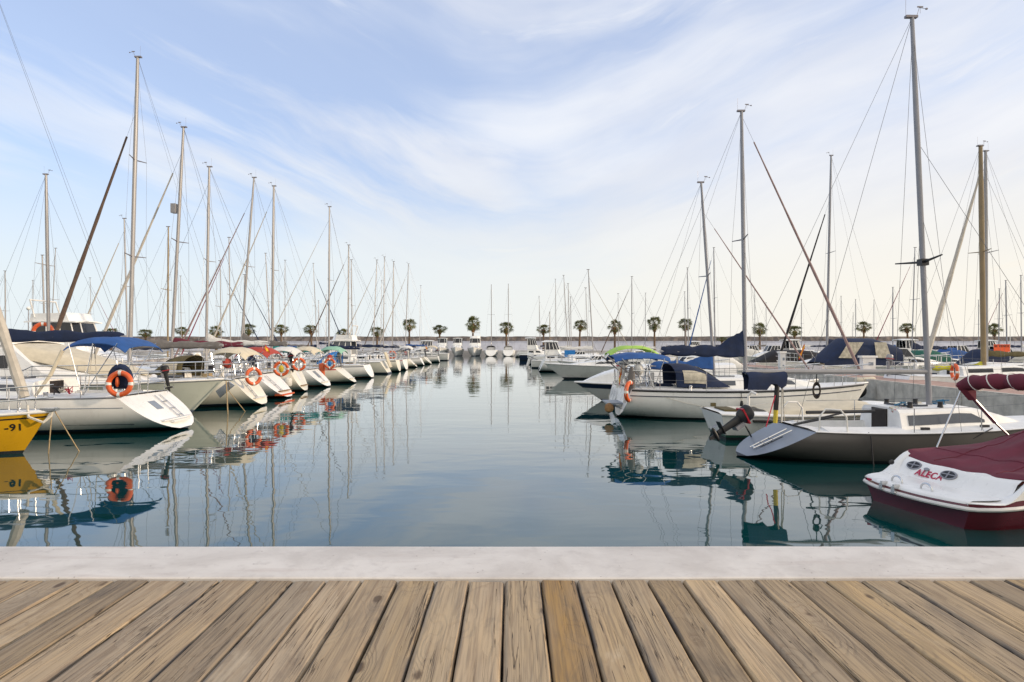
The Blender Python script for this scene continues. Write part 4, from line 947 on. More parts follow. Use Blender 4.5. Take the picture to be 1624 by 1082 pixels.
fender('round white fender low on the quarter of the cream sloop', (X(457, 34.0), 33.85, Z(606, 34.0)), .24, .5, 'fender_white', None, .5)

def left_back():
    g = 'sailboats moored behind the left pontoon'
    rows = [  # label, D, base px, top px, top y, bow dir, mast offset, options
        ('sailboat behind the near sloop with a single thick grey mast and long stays', 36, 78, 73, 277, 1, dict(mr=.10, jib=None, boom=(3, 2.3, 'cream_canvas', .1, .2))),
        ('sailboat with a short thin reddish mast at far left', 85, 53, 52, 445, -1, dict(mr=.05)),
        ('sailboat with a slim mast just left of the thick grey one', 60, 72, 67, 405, -1, dict(mr=.085)),
        ('sailboat with a slim mast just right of the thick grey one', 67, 80, 88, 394, -1, dict(mr=.05)),
        ('sailboat with a very thin short mast right of the brown furled headsail', 80, 145, 143, 441, 1, dict(mr=.035, jib='jib_maroon', jr=.03)),
        ('sailboat whose mast shows just left of the tallest left hand mast', 45, 203, 197, 347, -1, dict(mr=.06, jib='jib_white', jr=.06)),
        ('sailboat whose tan mast shows just left of the second tall mast', 50, 266, 267, 360, 1, dict(mr=.075, mmat='mast_brown')),
        ('sailboat with a short thin mast right of the second tall mast', 84, 288, 286, 438, -1, dict(mr=.05)),
        ('sailboat with a slim mast crossed by a navy furled headsail', 58, 351, 349, 414, 1, dict(mr=.045, jib='navy_canvas', jr=.04)),
        ('sailboat with a small blue wind generator on a slim leaning mast', 53, 366, 363, 377, -1, dict(mr=.05, jib='jib_maroon', jr=.045)),
        ('sailboat with a white mast behind the aft leaning mast', 66, 387, 388, 436, 1, dict(mr=.08, jib='navy_canvas', jr=.045)),
        ('sailboat with a slim mast just left of the thick mid-left mast', 71, 430, 421, 402, -1, dict(mr=.06)),
        ('sailboat with a thin mast in clear sky right of the thick mid-left mast', 76, 452, 452, 413, -1, dict(mr=.045, boom=(2.8, 2.3, 'grey_canvas', .1, .2))),
        ('sailboat with a slim leaning mast left of the tall bare mast', 88, 503, 497, 418, 1, dict(mr=.05, jib='navy_canvas', jr=.06)),
        ('sailboat with a short dark mast left of the tall bare mast', 124, 506, 505, 477, -1, dict(mr=.07, mmat='mast_dark', boom=(2.6, 2.6, 'navy_canvas', .1, .3))),
        ('sailboat with a short dark mast close left of the tall bare mast', 113, 518, 517, 468, -1, dict(mr=.04, mmat='mast_dark')),
        ('sailboat with a slim pale mast between two taller left row masts', 98, 604, 605, 445, -1, dict(mr=.04)),
        ('small sailboat at the left frame edge with a reddish slim mast', 72.5, 9, 8, 430, 1, dict(mr=.07))]
    for (lb, D, mb, mt, ty, dr, k) in rows:
        mx = X(mb, D); L = 9.0; st = mx - dr * 4.9
        k.setdefault('boom', (2.8, 2.2, rng.choice(['navy_canvas', 'white_canvas', 'grey_canvas', 'blue_canvas']), .1, .2))
        sailboat(lb, st, D, dr, L, 2.9, xm=4.9, mtop=Z(ty, D), rk=(mt - mb) * D / F * dr * -1, det=0 if D > 48 else 1, group=g, scoop=.4, **k)
    motorboat('pale flybridge yacht with radar arch showing above the near navy boom', X(15, 40.6), 40.6, 1, 10.5, 3.6, 1.2, 1.7, hard=True, fly=True, hcab=1.7, cab=(.2, .72), det=0)
    p = thing('street_lamp', 'lamp post with white globe at far left', 'lamp', (X(45, 120), 120, .6))
    m = MB(); m.tube([(0, 0, 0), (0, 0, 7.9)], [.1, .06], 8); m.build('post', 'mast_dark', p)
    m = MB(); m.ell((0, 0, 8.2), .34, .34, .34); m.build('globe', 'white', p)
left_back()

# ---------------------------------------------------------------- right row, nearest boats
def maroon_runabout():
    t = thing('runabout', 'white and maroon speedboat under a maroon cover, nearest boat on the right', 'speedboat', (5.72, 9.72, 0), R(11))
    L = 6.3
    def H(q):
        x = q * L
        return lerp(.36, .70, sstep((x - .36) / .58)) + .16 * clamp((x - 1.1) / 4) + .05 * clamp((x - 3) / 3)
    def yb(q):
        x = q * L; b = 1.13 * (1 - .16 * max(0, 1 - x / .45) ** 2.2)
        return b if q < .45 else 1.13 * (1 - ((q - .45) / .55) ** 2.8) ** .9
    h = Hull(L, 2.3, .4, .9, rake=1.3, power=True, H=H, yb=yb, scoop=-.04)
    h.stations = lambda n=0: [i * .012 for i in range(24)] + [.29 + .71 * i / 20 for i in range(21)]
    base = lambda q: .265 + .10 * clamp(q * 3.2)
    h.mi = [0, 1, 0, 0, 0, 2, 3, 3]
    h.rows = lambda q: [H(q), min(base(q) + .085 + .07 * clamp(q * 4), H(q) - .006), base(q) + .035, base(q) + .023, base(q) + .012, base(q), .05, -.1, -.35]
    h.y = lambda q, z: yb(q) * (1.0 if z >= base(q) else lerp(.70, .98, clamp((z + .35) / (base(q) + .35)) ** .8))
    m = h.mesh(); m.build('hull', ['white', 'maroon_hull', 'maroon_hull', 'maroon_hull', 'white'], t, .5)
    # rounded swim platform with its own pinstripe and white rub rail carried round the hull
    ys = [1.13 * .84 * math.sin(math.pi / 2 * s) for s in [i / 12 - 1 for i in range(25)]]
    ax = lambda y: -.20 * (1 - (abs(y) / .96) ** 2.4)
    def band(z0, z1, off):
        return [[(ax(y) - off, y, z) for y in ys] for z in (z0, z1)]
    m = MB(); g = [[(ax(y), y, .25) for y in ys], [(ax(y) - .03, y, .30) for y in ys], [(ax(y) - .012, y, .365) for y in ys], [(ax(y) + .03, y, .385) for y in ys], [(.25, y * 1.05, .39) for y in ys], [(.56, y * 1.06, .395) for y in ys]]
    m.sheet(g, 0); m.build('swim_platform', 'white', t, .9)
    m = MB(); m.sheet([[(ax(y) - .031, y, .315) for y in ys], [(ax(y) - .024, y, .345) for y in ys]], 0); m.build('pinstripe', 'maroon_hull', t)
    side = [(h.x(q, .3), h.y(q, base(q) + .02) + .012, base(q) + .018) for q in [.012 + .9 * i / 26 for i in range(27)]]
    m = MB(); m.tube([(p[0], -p[1], p[2]) for p in reversed(side)] + [(ax(y) - .035, y, .285) for y in ys] + side, .028, 8); m.build('rub_rail', 'white_tube', t)
    # transom wall rising to the cover
    def wall(y, k):
        c = (y / 1.05) ** 2; P = [(.41, .35), (.50, .402), (.555, .46), (.61, .535), (.68, .585), (.84, .60), (1.2, .60)]
        x, z = P[k]; return (x + .10 * c + .03 * math.cos(y * 9) * (.5 if k > 2 else 0), y, z + (.04 * c))
    m = MB(); m.sheet([[wall(s * .98, k) for s in [q / 12 - 1 for q in range(25)]] for k in range(7)], 0); w = m.build('transom_wall', 'white', t, .9)
    xd = Vector((0, -1, 0)); yd = Vector((.06, 0, .07)).normalized(); nn = xd.cross(yd)
    def wp(y, f):
        k = int(f); return Vector(wall(y, k)).lerp(Vector(wall(y, k + 1)), f - k) + nn * .012
    for sg in (1, -1):
        m = MB(); g = []
        for i in range(16):
            xx = -.02 + i * .058; q = h.deck(xx) if xx > 0 else 0; zi = .385 if xx < .4 else .42 + .18 * sstep((xx - .45) / .5); e = h.yb(q); hh = H(q)
            g.append([(xx, sg * e, hh - .004), (xx, sg * (e - .03), hh + .012), (xx, sg * (e - .10), lerp(hh, zi, .25)), (xx, sg * (e - .16 if xx > .3 else e - .22), zi - .012), (xx, sg * (e - .34), zi - .06)])
        m.sheet(g, 0); m.build('side_moulding', 'white', t, .9)
    m = MB(); m.box((.72, 0, .335), (1.42, 1.86, .03)); m.build('cockpit_base', 'white', t)
    text_part(t, 'ALECA', .150, 'lettering_red', frame_mat(wp(.33, 1.9), xd + Vector((.035, 0, -.005)), yd), 'lettering', .003, .0035)
    for y in (.72, .02):
        c = wp(y, 2.7); fm = frame_mat(c, xd, yd)
        m = MB(); m.loft([[fm @ Vector((.145 * k * math.cos(q), .075 * k * math.sin(q), zz)) for q in [2 * math.pi * i / 20 for i in range(20)]] for zz, k in ((-.012, 1), (.006, 1), (.010, .9))]); sp = m.build('speaker', 'mast_grey', w)
        m = MB(); m.loft([[fm @ Vector((.118 * math.cos(q), .058 * math.sin(q), zz)) for q in [2 * math.pi * i / 20 for i in range(20)]] for zz in (.004, .014)]); m.build('speaker_grille', 'black', sp)
        m = MB(); rm = fm.to_3x3().to_4x4(); m.box(fm @ Vector((0, 0, .016)), (.25, .016, .008), 0, rm); m.box(fm @ Vector((0, 0, .0165)), (.022, .125, .008), 0, rm); m.build('speaker_bar', 'mast_grey', sp)
    m = MB(); c = wp(.42, 2.75); fm = frame_mat(c, xd, yd); m.loft([[fm @ Vector((.05 * math.cos(q), .025 * math.sin(q), zz)) for q in [2 * math.pi * i / 12 for i in range(12)]] for zz in (-.01, .01)]); m.build('transom_light', 'mast_grey', w)
    for y in (.30, -.25):
        m = MB(); m.tube([(-.02 + .0 * i, y + .10 * math.cos(a), .392 + .085 * math.sin(a)) for i, a in enumerate([math.pi * k / 10 for k in range(11)])], .014, 8); m.build('grab_handle', 'steel', t)
    for y in (.34, .08):
        m = MB(); m.box((ax(y) - .045, y, .33), (.07, .07, .09)); m.box((ax(y) - .02, y, .39), (.10, .03, .03)); m.tube([(ax(y) - .05, y - .05, .29), (ax(y) - .05, y + .05, .29)], .02, 6); m.build('ladder_hinge', 'steel', t)
    m = MB(); m.box((ax(.75) - .030, .74, .345), (.012, .10, .035)); m.build('badge', 'lettering_red', t)
    m = MB(); p = h.edge(1.15, -1); m.tube([(p.x + .15 + .11 * math.cos(q), p.y - .012, .60 + .075 * math.sin(q)) for q in [2 * math.pi * i / 16 for i in range(16)]], .012, 6, closed=True); m.build('side_emblem', 'mast_grey', t)
    m = MB(); m.ell((.42, .93, .56), .05, .02, .04); m.build('shore_power_inlet', 'black', t)
    # boat cover, tented over poles, a short skirt outside the gunwale
    m = MB(); g = []; n = 34
    for i in range(n + 1):
        u = i / n; xx = lerp(.76, L - .15, u ** 1.15); q = h.deck(xx); b = max(h.yb(q) + .03, .04); hz_ = H(q); row = []
        ridge = -.10 + .58 * sstep((xx - .75) / 2.3) - .40 * sstep((xx - 4.0) / 2.3)
        for j in range(29):
            s = j / 14 - 1; a = abs(s)
            if a > .93: y = b * (1 if s > 0 else -1); z = hz_ + .015 - (a - .93) / .07 * (.05 + .07 * sstep((xx - 1.05) / .5))
            else:
                s2 = s / .93; y = s2 * b; z = hz_ + .02 + ridge * (1 - abs(s2) ** 1.7) + (.014 * math.sin(xx * 7 + s2 * 5) + .012 * math.sin(xx * 17 - s2 * 9) + .010 * math.sin(xx * 4 + s2 * 14)) * (1 - s2 * s2) - .10 * math.exp(-((xx - 2.0) / .35) ** 2) * (abs(s2) > .0) * (1 - s2 * s2) * abs(math.sin(s2 * 2.2))
            fx = (1 - sstep((xx - .76) / .5)); row.append((xx - .06 * fx * (1 - s * s) + .10 * fx * a ** 2, y, z))
        g.append(row)
    m.sheet(g, .012); cv = m.build('boat_cover', 'maroon_canvas', t, .9)
    for j in (8, 20):
        m = MB(); m.tube([Vector(row[j]) + Vector((0, 0, .002)) for row in g[1:-2]], .009, 5, flat=.6); m.build('seam', 'maroon_canvas', cv)
    for i in (5, 12):
        m = MB(); m.tube([Vector(p) + Vector((0, 0, .002)) for p in g[i][2:-2]], .009, 5, flat=.6); m.build('seam', 'maroon_canvas', cv)
    # folded bimini: rolled maroon bundle with pale straps on two poles a side
    m = MB(); B = [(1.86 + .04 * math.sin(i * 1.3), lerp(1.12, -1.12, i / 16), 1.76 + .09 * math.sin(math.pi * i / 16) - (.05 if i in (0, 16) else 0)) for i in range(17)]
    m.tube(B, [.085] + [.115 + .016 * math.sin(i * 2.1) for i in range(15)] + [.085], 12); bun = m.build('folded_bimini', 'maroon_canvas', t)
    m = MB(); m.plate([(1.75, 1.10, 1.74), (1.98, 1.08, 1.74), (1.92, 1.02, 1.50)], (.05, -.10, 0)); m.build('bundle_end', 'maroon_canvas', bun)
    for k in (2, 4.6, 7.0, 9.4, 12):
        m = MB(); i = int(k); c = Vector(B[i]).lerp(Vector(B[i + 1]), k - i); m.tube([(c.x + .128 * math.cos(q), c.y + .07 * math.sin(q), c.z + .128 * math.sin(q)) for q in [2 * math.pi * j / 18 for j in range(18)]], .009, 6, closed=True); m.build('strap', 'white_tube', bun)
    for sg in (1, -1):
        e = h.edge(1.45, sg, .0); m = MB(); m.tube([(1.84, sg * 1.08, 1.66), (1.42, sg * 1.12, e.z + .02)], .014, 8); m.build('bimini_pole', 'steel', bun)
        e = h.edge(2.85, sg, 0.0); m = MB(); m.tube([(1.90, sg * 1.06, 1.66), (2.5, sg * 1.09, 1.12)], .030, 8); m.tube([(2.45, sg * 1.09, 1.16), (2.95, sg * 1.12, e.z)], .017, 8); m.build('bimini_pole', 'steel', bun)
    m = MB()
    for sg in (1, -1): m.tube([(3.2, sg * 1.02, 1.0), (3.3, sg * .95, 1.30), (3.7, sg * .9, 1.42), (5.2, sg * .6, 1.42), (5.9, 0, 1.40)], .02, 8)
    m.build('bow_rail', 'steel', t)
maroon_runabout()

def grey_racer():
    D = 14.65; sx = X(1172, 14.25) + .36; L = 7.8
    t = thing('sailboat', 'grey hulled open racing sloop with tall bare mast and outboard tilted up on its stern', 'sailboat', (sx, D, 0), R(2))
    h = Hull(L, 2.45, .64, .86, .80, .98, .5, H=None, sag=.05)
    hull_parts(h, t, 'grey_hull', None, 'grey_hull', 'antifoul', 'grey_panel', cockpit=(1.25, 2.85), rail='grey_hull', rub=.014, cw=.62, depth=.36)
    xm = X(1480, D) - sx; zb = 1.13
    c = coachroof(h, t, 2.85, 5.75, .80, .42, 'white_deck', 'glass_grey', 1, front=.52, w1=.34, wf=(.22, .70), hatch=True)
    rig(h, t, xm, zb - .05, Z(24, D), .066, 28 * D / F, 'mast_grey', 0, None, 0, .68, (xm + sx - X(1184, D), Z(590, D), None), 2, wr=.005, bowx=L - .15)
    ms = [o for o in t.children if o.name.startswith('mast')][0]
    kz = (Z(415, D) - zb) / (Z(24, D) - zb); mp = Vector((xm - 28 * D / F * kz, 0, Z(415, D)))
    for sg in (1, -1):
        m = MB(); m.tube([mp, mp + Vector((-.12, sg * .80, .06))], [.032, .016], 6); m.build('spreader', 'black', ms)
    m = MB(); m.box(mp, (.16, .18, .14)); m.build('spreader_bracket', 'black', ms)
    # navy cover over the boom end, hanging on a dark crutch
    m = MB(); g = []
    for i in range(9):
        u = i / 8; xx = lerp(X(1181, D), X(1243, D), u) - sx; row = []
        for j in range(9):
            a = math.pi * j / 8; dp = .36 - .14 * abs(math.sin(u * 7.0)) * (u > .5) + .02 * math.sin(j + i)
            row.append((xx + .04 * math.sin(j), -.15 * math.cos(a) * 1.05, 1.79 + .03 - (1 - math.sin(a) ** .5) * dp + .02 * math.sin(i)))
        g.append(row)
    m.sheet(g, .02); m.build('sail_cover', 'navy_canvas', t, .9)
    m = MB(); m.tube([(X(1230, D) - sx, 0, .72), (X(1231, D) - sx, 0, 1.0)], .05, 8, 1); m.tube([(X(1231, D) - sx, 0, 1.0), (X(1234, D) - sx, 0, 1.74)], .055, 8, 0); m.build('boom_crutch', ['black', 'rope_yellow'], t)
    m = MB(); m.tube([(X(1200, D) - sx, -.5, .70), (X(1219, D) - sx, -.35, 1.34)], .012, 6); m.build('red_strap', 'rope_red', t)
    m = MB(); m.tube([(X(1268, D) - sx, -.35, .98), (X(1380, D) - sx, -.25, .99)], .035, 8); m.build('spinnaker_pole', 'black', t)
    for sg in (1, -1):
        m = MB(); e0 = h.edge(1.08, sg, -.12); e1 = h.edge(1.62, sg, -.12); m.tube([e0, e0 + Vector((.02, 0, .32)), e0 + Vector((.14, 0, .46)), e1 + Vector((-.14, 0, .46)), e1 + Vector((-.02, 0, .32)), e1], .018, 8); m.build('stern_hoop', 'white_tube', t)
        for xx in (2.9, 4.3, 5.6):
            m = MB(); e = h.edge(xx, sg, -.10); m.tube([e, e + Vector((0, 0, .5))], .011, 6); m.build('stanchion', 'steel', t)
        m = MB(); m.tube([h.edge(xx, sg, -.10) + Vector((0, 0, .49)) for xx in (1.7, 2.9, 4.3, 5.6, 7.0)], .004, 4); m.build('lifeline', 'wire', t)
        m = MB(); e = h.edge(6.9, sg, -.1); f = h.edge(7.6, sg, -.08); m.tube([e, e + Vector((.05, 0, .5)), e + Vector((.2, 0, .58)), f + Vector((0, 0, .58)), Vector((7.98, 0, h.H(1) + .60))], .016, 8); m.build('pulpit', 'white_tube', t)
    outboard(t, (-.02, .62, .60), .25, -1.05, .95)
    m = MB(); m.plate([h.tp(-.28, .16, .004), h.tp(-.05, .16, .004), h.tp(-.05, .62, .004), h.tp(-.28, .62, .004)], h.tp(0, 0, .012) - h.tp(0, 0, 0)); m.build('transom_vent', 'glass_grey', t)
    m = MB()
    for q in (-.05, -.32): m.tube([h.tp(q, .02, .05), h.tp(q, .82, .05)], .016, 6)
    for v in (.06, .24, .42): m.tube([h.tp(-.05, v, .05), h.tp(-.32, v, .05)], .016, 6)
    m.build('boarding_ladder', 'steel', t)
    m = MB(); m.tube([h.tp(.15, 1.0, .02), Vector((2.2, .1, .95))], .022, 6); m.tube([h.tp(-.02, .95, .06), Vector((1.75, -.15, .86))], .018, 6); m.build('tiller', 'black', t)
    rr = random.Random(4)
    for nm, mt, x0, y0, z0 in (('rope_tail', 'rope_blue', 3.1, -.25, 1.14), ('rope_tail', 'rope_red', 2.98, -.5, 1.02), ('rope_tail', 'rope_white', 2.95, -.38, 1.05), ('rope_tail', 'rope_blue', 4.1, -.1, 1.16)):
        m = MB(); m.tube([(x0 + rr.uniform(-.16, .2), y0 + rr.uniform(-.12, .12), z0 + rr.uniform(-.05, .06)) for _ in range(14)], .012, 5); m.build(nm, mt, t)
    for xx in (3.3, 4.6):
        m = MB(); e = h.edge(xx, -1, -.38); m.box(e + Vector((0, 0, .05)), (.16, .07, .06)); m.build('jib_track_car', 'black', t)
    for xx in (3.25, 3.9):
        for sg in (1, -1):
            m = MB(); e = Vector((xx, sg * .42, h.H(.45) + .44)); m.loft([[(e.x + a * math.cos(q), e.y + a * math.sin(q), e.z + z) for q in [2 * math.pi * k / 10 for k in range(10)]] for z, a in ((0, .06), (.07, .045), (.11, .055), (.12, .04))]); m.build('winch', 'black', t)
    o = Vector((sx, D, 0)); rot = Matrix.Rotation(R(2), 3, 'Z')
    w = lambda p: o + rot @ Vector(p)
    e = h.edge(2.0, -1, .02); rope('dark line hanging over the grey racing sloop near its cockpit', [w(e + Vector((0, .1, .02))), w(e + Vector((0, .01, -.05))), w(e + Vector((.05, .0, -.68)))], .013, 'rope_dark')
    e = h.edge(4.3, -1, .02); rope('dark line slanting down the grey side of the racing sloop', [w(e + Vector((.25, .15, .06))), w(e + Vector((.0, .01, .0))), w(e + Vector((-1.2, .03, -.62)))], .012, 'rope_dark')
    p = Vector((X(1295, D), D, Z(594, D))); k = thing('rope_hank', 'dark brown coiled rope hanging from the white boom', 'rope', p)
    m = MB(); m.tube([(0, 0, 0), (0, 0, -.17)], .012, 6); m.build('hanging_tail', 'rope_dark', k)
    m = MB()
    for q in range(3): m.tube([(.075 * math.sin(a) + .01 * q, .02 * q, -.34 + .17 * math.cos(a) * (1 - .15 * q)) for a in [2 * math.pi * i / 18 for i in range(18)]], .018, 5, closed=True)
    m.build('coil', 'hole', k)
grey_racer()

def tarp_motorboat():
    D = 17.9; st = X(1114, 17.7) + .42; L = 5.6
    t, h = motorboat('white open motorboat with green waterline stripe under a low cream tarp', st, D, 1, L, 2.15, .66, .86, 'white', None, 'green_stripe', 'antifoul', .05, .08, windscreen=False, hcab=.3, scoop=-.15, rail=False, cab=(.6, .9), rake=.9)
    m = MB(); g = []
    for i in range(15):
        u = i / 14; xx = lerp(1.05, 5.3, u); q = h.deck(xx); b = h.yb(q) - .02; row = []
        for j in range(15):
            s = j / 7 - 1; row.append((xx, s * b, h.H(q) + .05 + (.24 * math.sin(math.pi * min(1, u * 1.2 + .06)) ** .7 + .03 * math.sin(u * 14)) * (1 - abs(s) ** 2) + .012 * math.sin(9 * s + u * 11) - (.10 if abs(s) == 1 else 0)))
        g.append(row)
    m.sheet(g, .015); m.build('tarp', 'cream_canvas', t, .9)
    m = MB()
    for sg in (1, -1): m.tube([h.edge(xx, sg, .012, -.13) for xx in [.6 + .4 * i for i in range(12)]], .035, 6)
    m.build('rubbing_strake', 'rubber', t)
    m = MB(); m.tube([(.95, .3, .7), (.95, .3, 1.05), (1.0, .2, 1.15), (1.08, .05, 1.1)], .035, 8); m.build('stern_light_post', 'white_tube', t)
    m = MB(); m.box((.25, .0, .72), (.34, .9, .05)); m.box((.10, .62, .78), (.12, .12, .09)); m.build('engine_well', 'olive_canvas', t)
tarp_motorboat()

def navy_cover_sloop():
    D = 22.9; st = 3.55; mx = X(1182, D)
    t, h = sailboat('white sloop with navy boom cover, blue bimini and lifebuoy on its stern', st, D, 1, L=8.4, B=2.95, fs=.98, fb=1.12, scoop=.25, sw=.78, rake=.9, stripe=None, boot='white', anti='antifoul', xm=mx - st, mtop=Z(177, D), mr=.085, mmat='mast_grey', rk=6 * D / F, jib='jib_pink', jr=.052, jtop=.985,
                    boom=(2.85, 2.10, 'navy_canvas', .62, .34, -.08), hood=None, det=2, win='glass_grey', nwin=3, hc=.36, spreaders=1)
    for z, r_, mt, nm in ((-.035, .028, 'black', 'rubbing_strake'), (-.20, .014, 'navy', 'cove_line')):
        m = MB()
        for sg in (1, -1): m.tube([(h.x(q, h.H(q) + z), sg * (h.y(q, h.H(q) + z) + .008), h.H(q) + z) for q in [.003 + .97 * i / 30 for i in range(31)]], r_, 5)
        m.build(nm, mt, t)
    sprayhood(t, 'navy_canvas', X(1062, D) - st, X(1143, D) - st, 1.0, 1.05, 1.78)
    arch_canopy(t, 'bimini', 'blue_canvas', -.25, 1.55, 1.05, 2.06, .10, .12, .02, legs=(1.0, 1.0), n=10)
    for sg in (1, -1):
        m = MB(); m.tube([(-.45, sg * .8, 2.02), (.2, sg * .95, 1.5), (.3, sg * 1.0, 1.0)], .022, 6); m.build('davit_arm', 'mast_dark', t)
    m = MB(); m.loft([[(.28 + a * math.cos(q), -1.02 + .09 * math.sin(q), z) for q in [2 * math.pi * k / 10 for k in range(10)]] for z, a in ((.75, .05), (.9, .10), (1.3, .13), (1.55, .10), (1.7, .04))]); m.build('stowed_cover', 'grey_canvas', t)
    flag(t, (.12, -.75, 1.0), .78, .06, .3, hang=1.2)
    m = MB(); m.box((-.12, .15, .47), (.62, 1.3, .05)); m.tube([(-.35, -.4, .45), (.2, -.4, .25)], .02, 5); m.tube([(-.35, .7, .45), (.2, .7, .25)], .02, 5); m.build('swim_platform', 'grey_panel', t)
    m = MB(); m.tube([(.1, -.85, .5), (.15, -.85, 1.35), (.15, -.6, 1.35), (.1, -.6, .5)], .016, 6); m.build('stern_ladder', 'steel', t)
    lifebuoy('orange lifebuoy hung askew on the stern corner of the navy cover sloop', (X(998, 21.75), 21.72, Z(621, 21.7)), 1.02, .05, .98)
    fender('small round tan fender at the stern of the navy cover sloop', (X(966, 22.4), 22.4, .33), .15, .32, 'dead_frond', None, .3)
    e = h.edge(5.0, -1, .06); rope('pale line drooping along the side of the navy cover sloop', [Vector((st, D, 0)) + h.edge(1.3, -1, .05, -.22), Vector((st, D, 0)) + h.edge(3.0, -1, .05, -.55), Vector((st, D, 0)) + h.edge(5.6, -1, .05, -.62)], .007, 'rope_white', .05)
    p = Vector((st, D, 0)) + h.edge(X(1173, 21.5) - st, -1, .06); rope('short dark fender line on the side of the navy cover sloop', [p, p + Vector((0, -.03, -.30))], .012, 'rope_dark')
    fender('small dark teardrop fender on the side of the navy cover sloop', p + Vector((0, -.06, -.42)), .055, .24, 'rubber', None, .1)
navy_cover_sloop()

GR = 'sailboats moored along the right row'
def right_row():
    D = 26.3; mx = X(1133, D); st = 3.8
    sailboat('white sloop with bright blue boom cover behind the navy cover sloop', st, D, 1, L=8.0, B=2.4, fs=.85, fb=1.05, scoop=.2, xm=mx - st, mtop=Z(290, D), rk=21 * D / F, mr=.07, mmat='mast_grey', jib='jib_pink', jr=.035, jtop=.85, boom=(2.45, 1.58, 'blue_canvas', .5, .30), det=1, hc=.34, group=GR)
    D = 29.4; bow = X(911, D); L = 7.4
    t, h = motorboat('white motor cruiser with broad navy stripe along its hull, bow into the channel', bow + L, D, -1, L, 2.8, .82, .80, 'white', 'navy', 'white', 'antifoul', .02, .24, fp=2.4, cab=(.10, .95), hcab=1.55, windscreen=False, rail=False, rake=1.7, wmat='white')
    z = h.H(.74) - .14; m = MB(); xs = [.70, .715, .735, .75, .765, .775, .79, .805, .815]
    for q in xs[1:-1]:
        p = Vector((h.x(q, z), h.y(q, z) + .004, z)); m.box(p, (.075, .02, .055), 0, Matrix.Rotation(-.22, 4, 'Z'))
    m.build('worn_lettering', 'grey_panel', t)
    t, h = motorboat('motorboat under a bright lime green canopy in the right row', X(960, 37.5), 37.5, 1, 6.8, 2.5, .9, 1.1, windscreen=False, scoop=-.1)
    arch_canopy(t, 'canopy', 'lime_canvas', .1, 2.75, 1.15, 2.30, .08, .42, .03, legs=(1.6, 1.0), n=10)
    motorboat('white tarp covered motorboat between the lime canopy and the navy striped cruiser', X(1045, 36.5) + 6.5, 41.5, -1, 8.6, 2.6, .9, 1.1, canopy='white_canvas', cz=1.9, windscreen=True, det=0)
    motorboat('long low white cruiser with dark strip windows, bow out beyond the navy striped one', X(862, 48) + 9.2, 48, -1, 9.2, 2.9, .95, 1.1, cab=(.25, .8), hcab=.8, wmat='glass_dark', a1=.04, a2=.1, rake=1.9)
    motorboat('white day boat with small cream seats, beyond the low white cruiser', X(884, 56.5) + 6.4, 56.5, -1, 6.4, 2.4, .85, 1.1, cab=(.4, .8), hcab=.6, det=0, rake=1.4)
    t, h = motorboat('small white cabin motorboat with blue side canvas and outboard, in the right row', X(843, 71), 71, 1, 5.6, 2.4, .8, 1.0, hard=True, hcab=1.3, cab=(.25, .8), rail=False); outboard(t, (-.05, .3, .75), 0, -.3, 1.6, 'white', 'navy')
    m = MB(); m.box((3.9, -.95, 1.5), (1.1, .06, .7)); m.build('side_canvas', 'bright_blue_canvas', t)
    t, h = motorboat('white open boat with navy bottom, farther than the small cabin motorboat', X(862, 78) + 6.6, 78, -1, 6.4, 2.4, .85, 1.1, boot='antifoul_blue', anti='antifoul_blue', det=0)
    motorboat('small dark cabin fishing boat at the channel end', X(824, 104), 104, 1, 6.0, 2.4, .9, 1.2, top='navy', hard=True, hcab=1.7, cab=(.2, .7), det=0, rail=False)
    def s(label, D, mbase, mtop, mty, off=4.8, L=8.6, dr=1, **k):
        mx = X(mbase, D); k.setdefault('boom', (2.7, 2.1, 'white_canvas', .1, .18))
        sailboat(label, mx - dr * off, D, dr, L=L, B=2.8, xm=off, mtop=Z(mty, D), rk=-(mtop - mbase) * D / F * dr, det=0, group=GR, scoop=.4, **k)
    s('sailboat whose mast leans left of a grey headsail, tallest of the channel right masts', 61, 941, 933, 428, mr=.06, jib='jib_white', jr=.03)
    s('sailboat with a thin mast just left of the leaning one', 66.5, 933, 929, 457, mr=.035)
    s('sailboat with a slightly leaning mast second in a tight cluster of three', 84, 901, 894, 437, mr=.055)
    s('sailboat with a straight pale mast last in the tight cluster', 90, 904, 901, 450, mr=.06)
    s('sailboat with a short white mast right of the tight cluster', 97, 906, 905, 471, mr=.06)
    s('sailboat with a tall thin mast left of the tight cluster', 113, 882, 881, 443, mr=.055, boom=(2.7, 2.2, 'navy_canvas', .1, .2))
    s('small boat with a short tan mast and sloping line by the orange buoy', 121, 872, 872, 495, mr=.07, mmat='mast_brown', off=3, L=6.2)
    s('sailboat with a thin mast crossing the leftmost right hand palm', 133, 857, 855, 470, mr=.065)
    s('sailboat with a straight mast and grey headsail sloping left in front of a palm', 75, 1002, 1002, 439, dr=-1, off=5, mr=.065, jib='jib_brown', jr=.05)
    s('sailboat with a very thin mast left of the straight mast', 88, 981, 980, 466, dr=-1, mr=.03)
right_row()

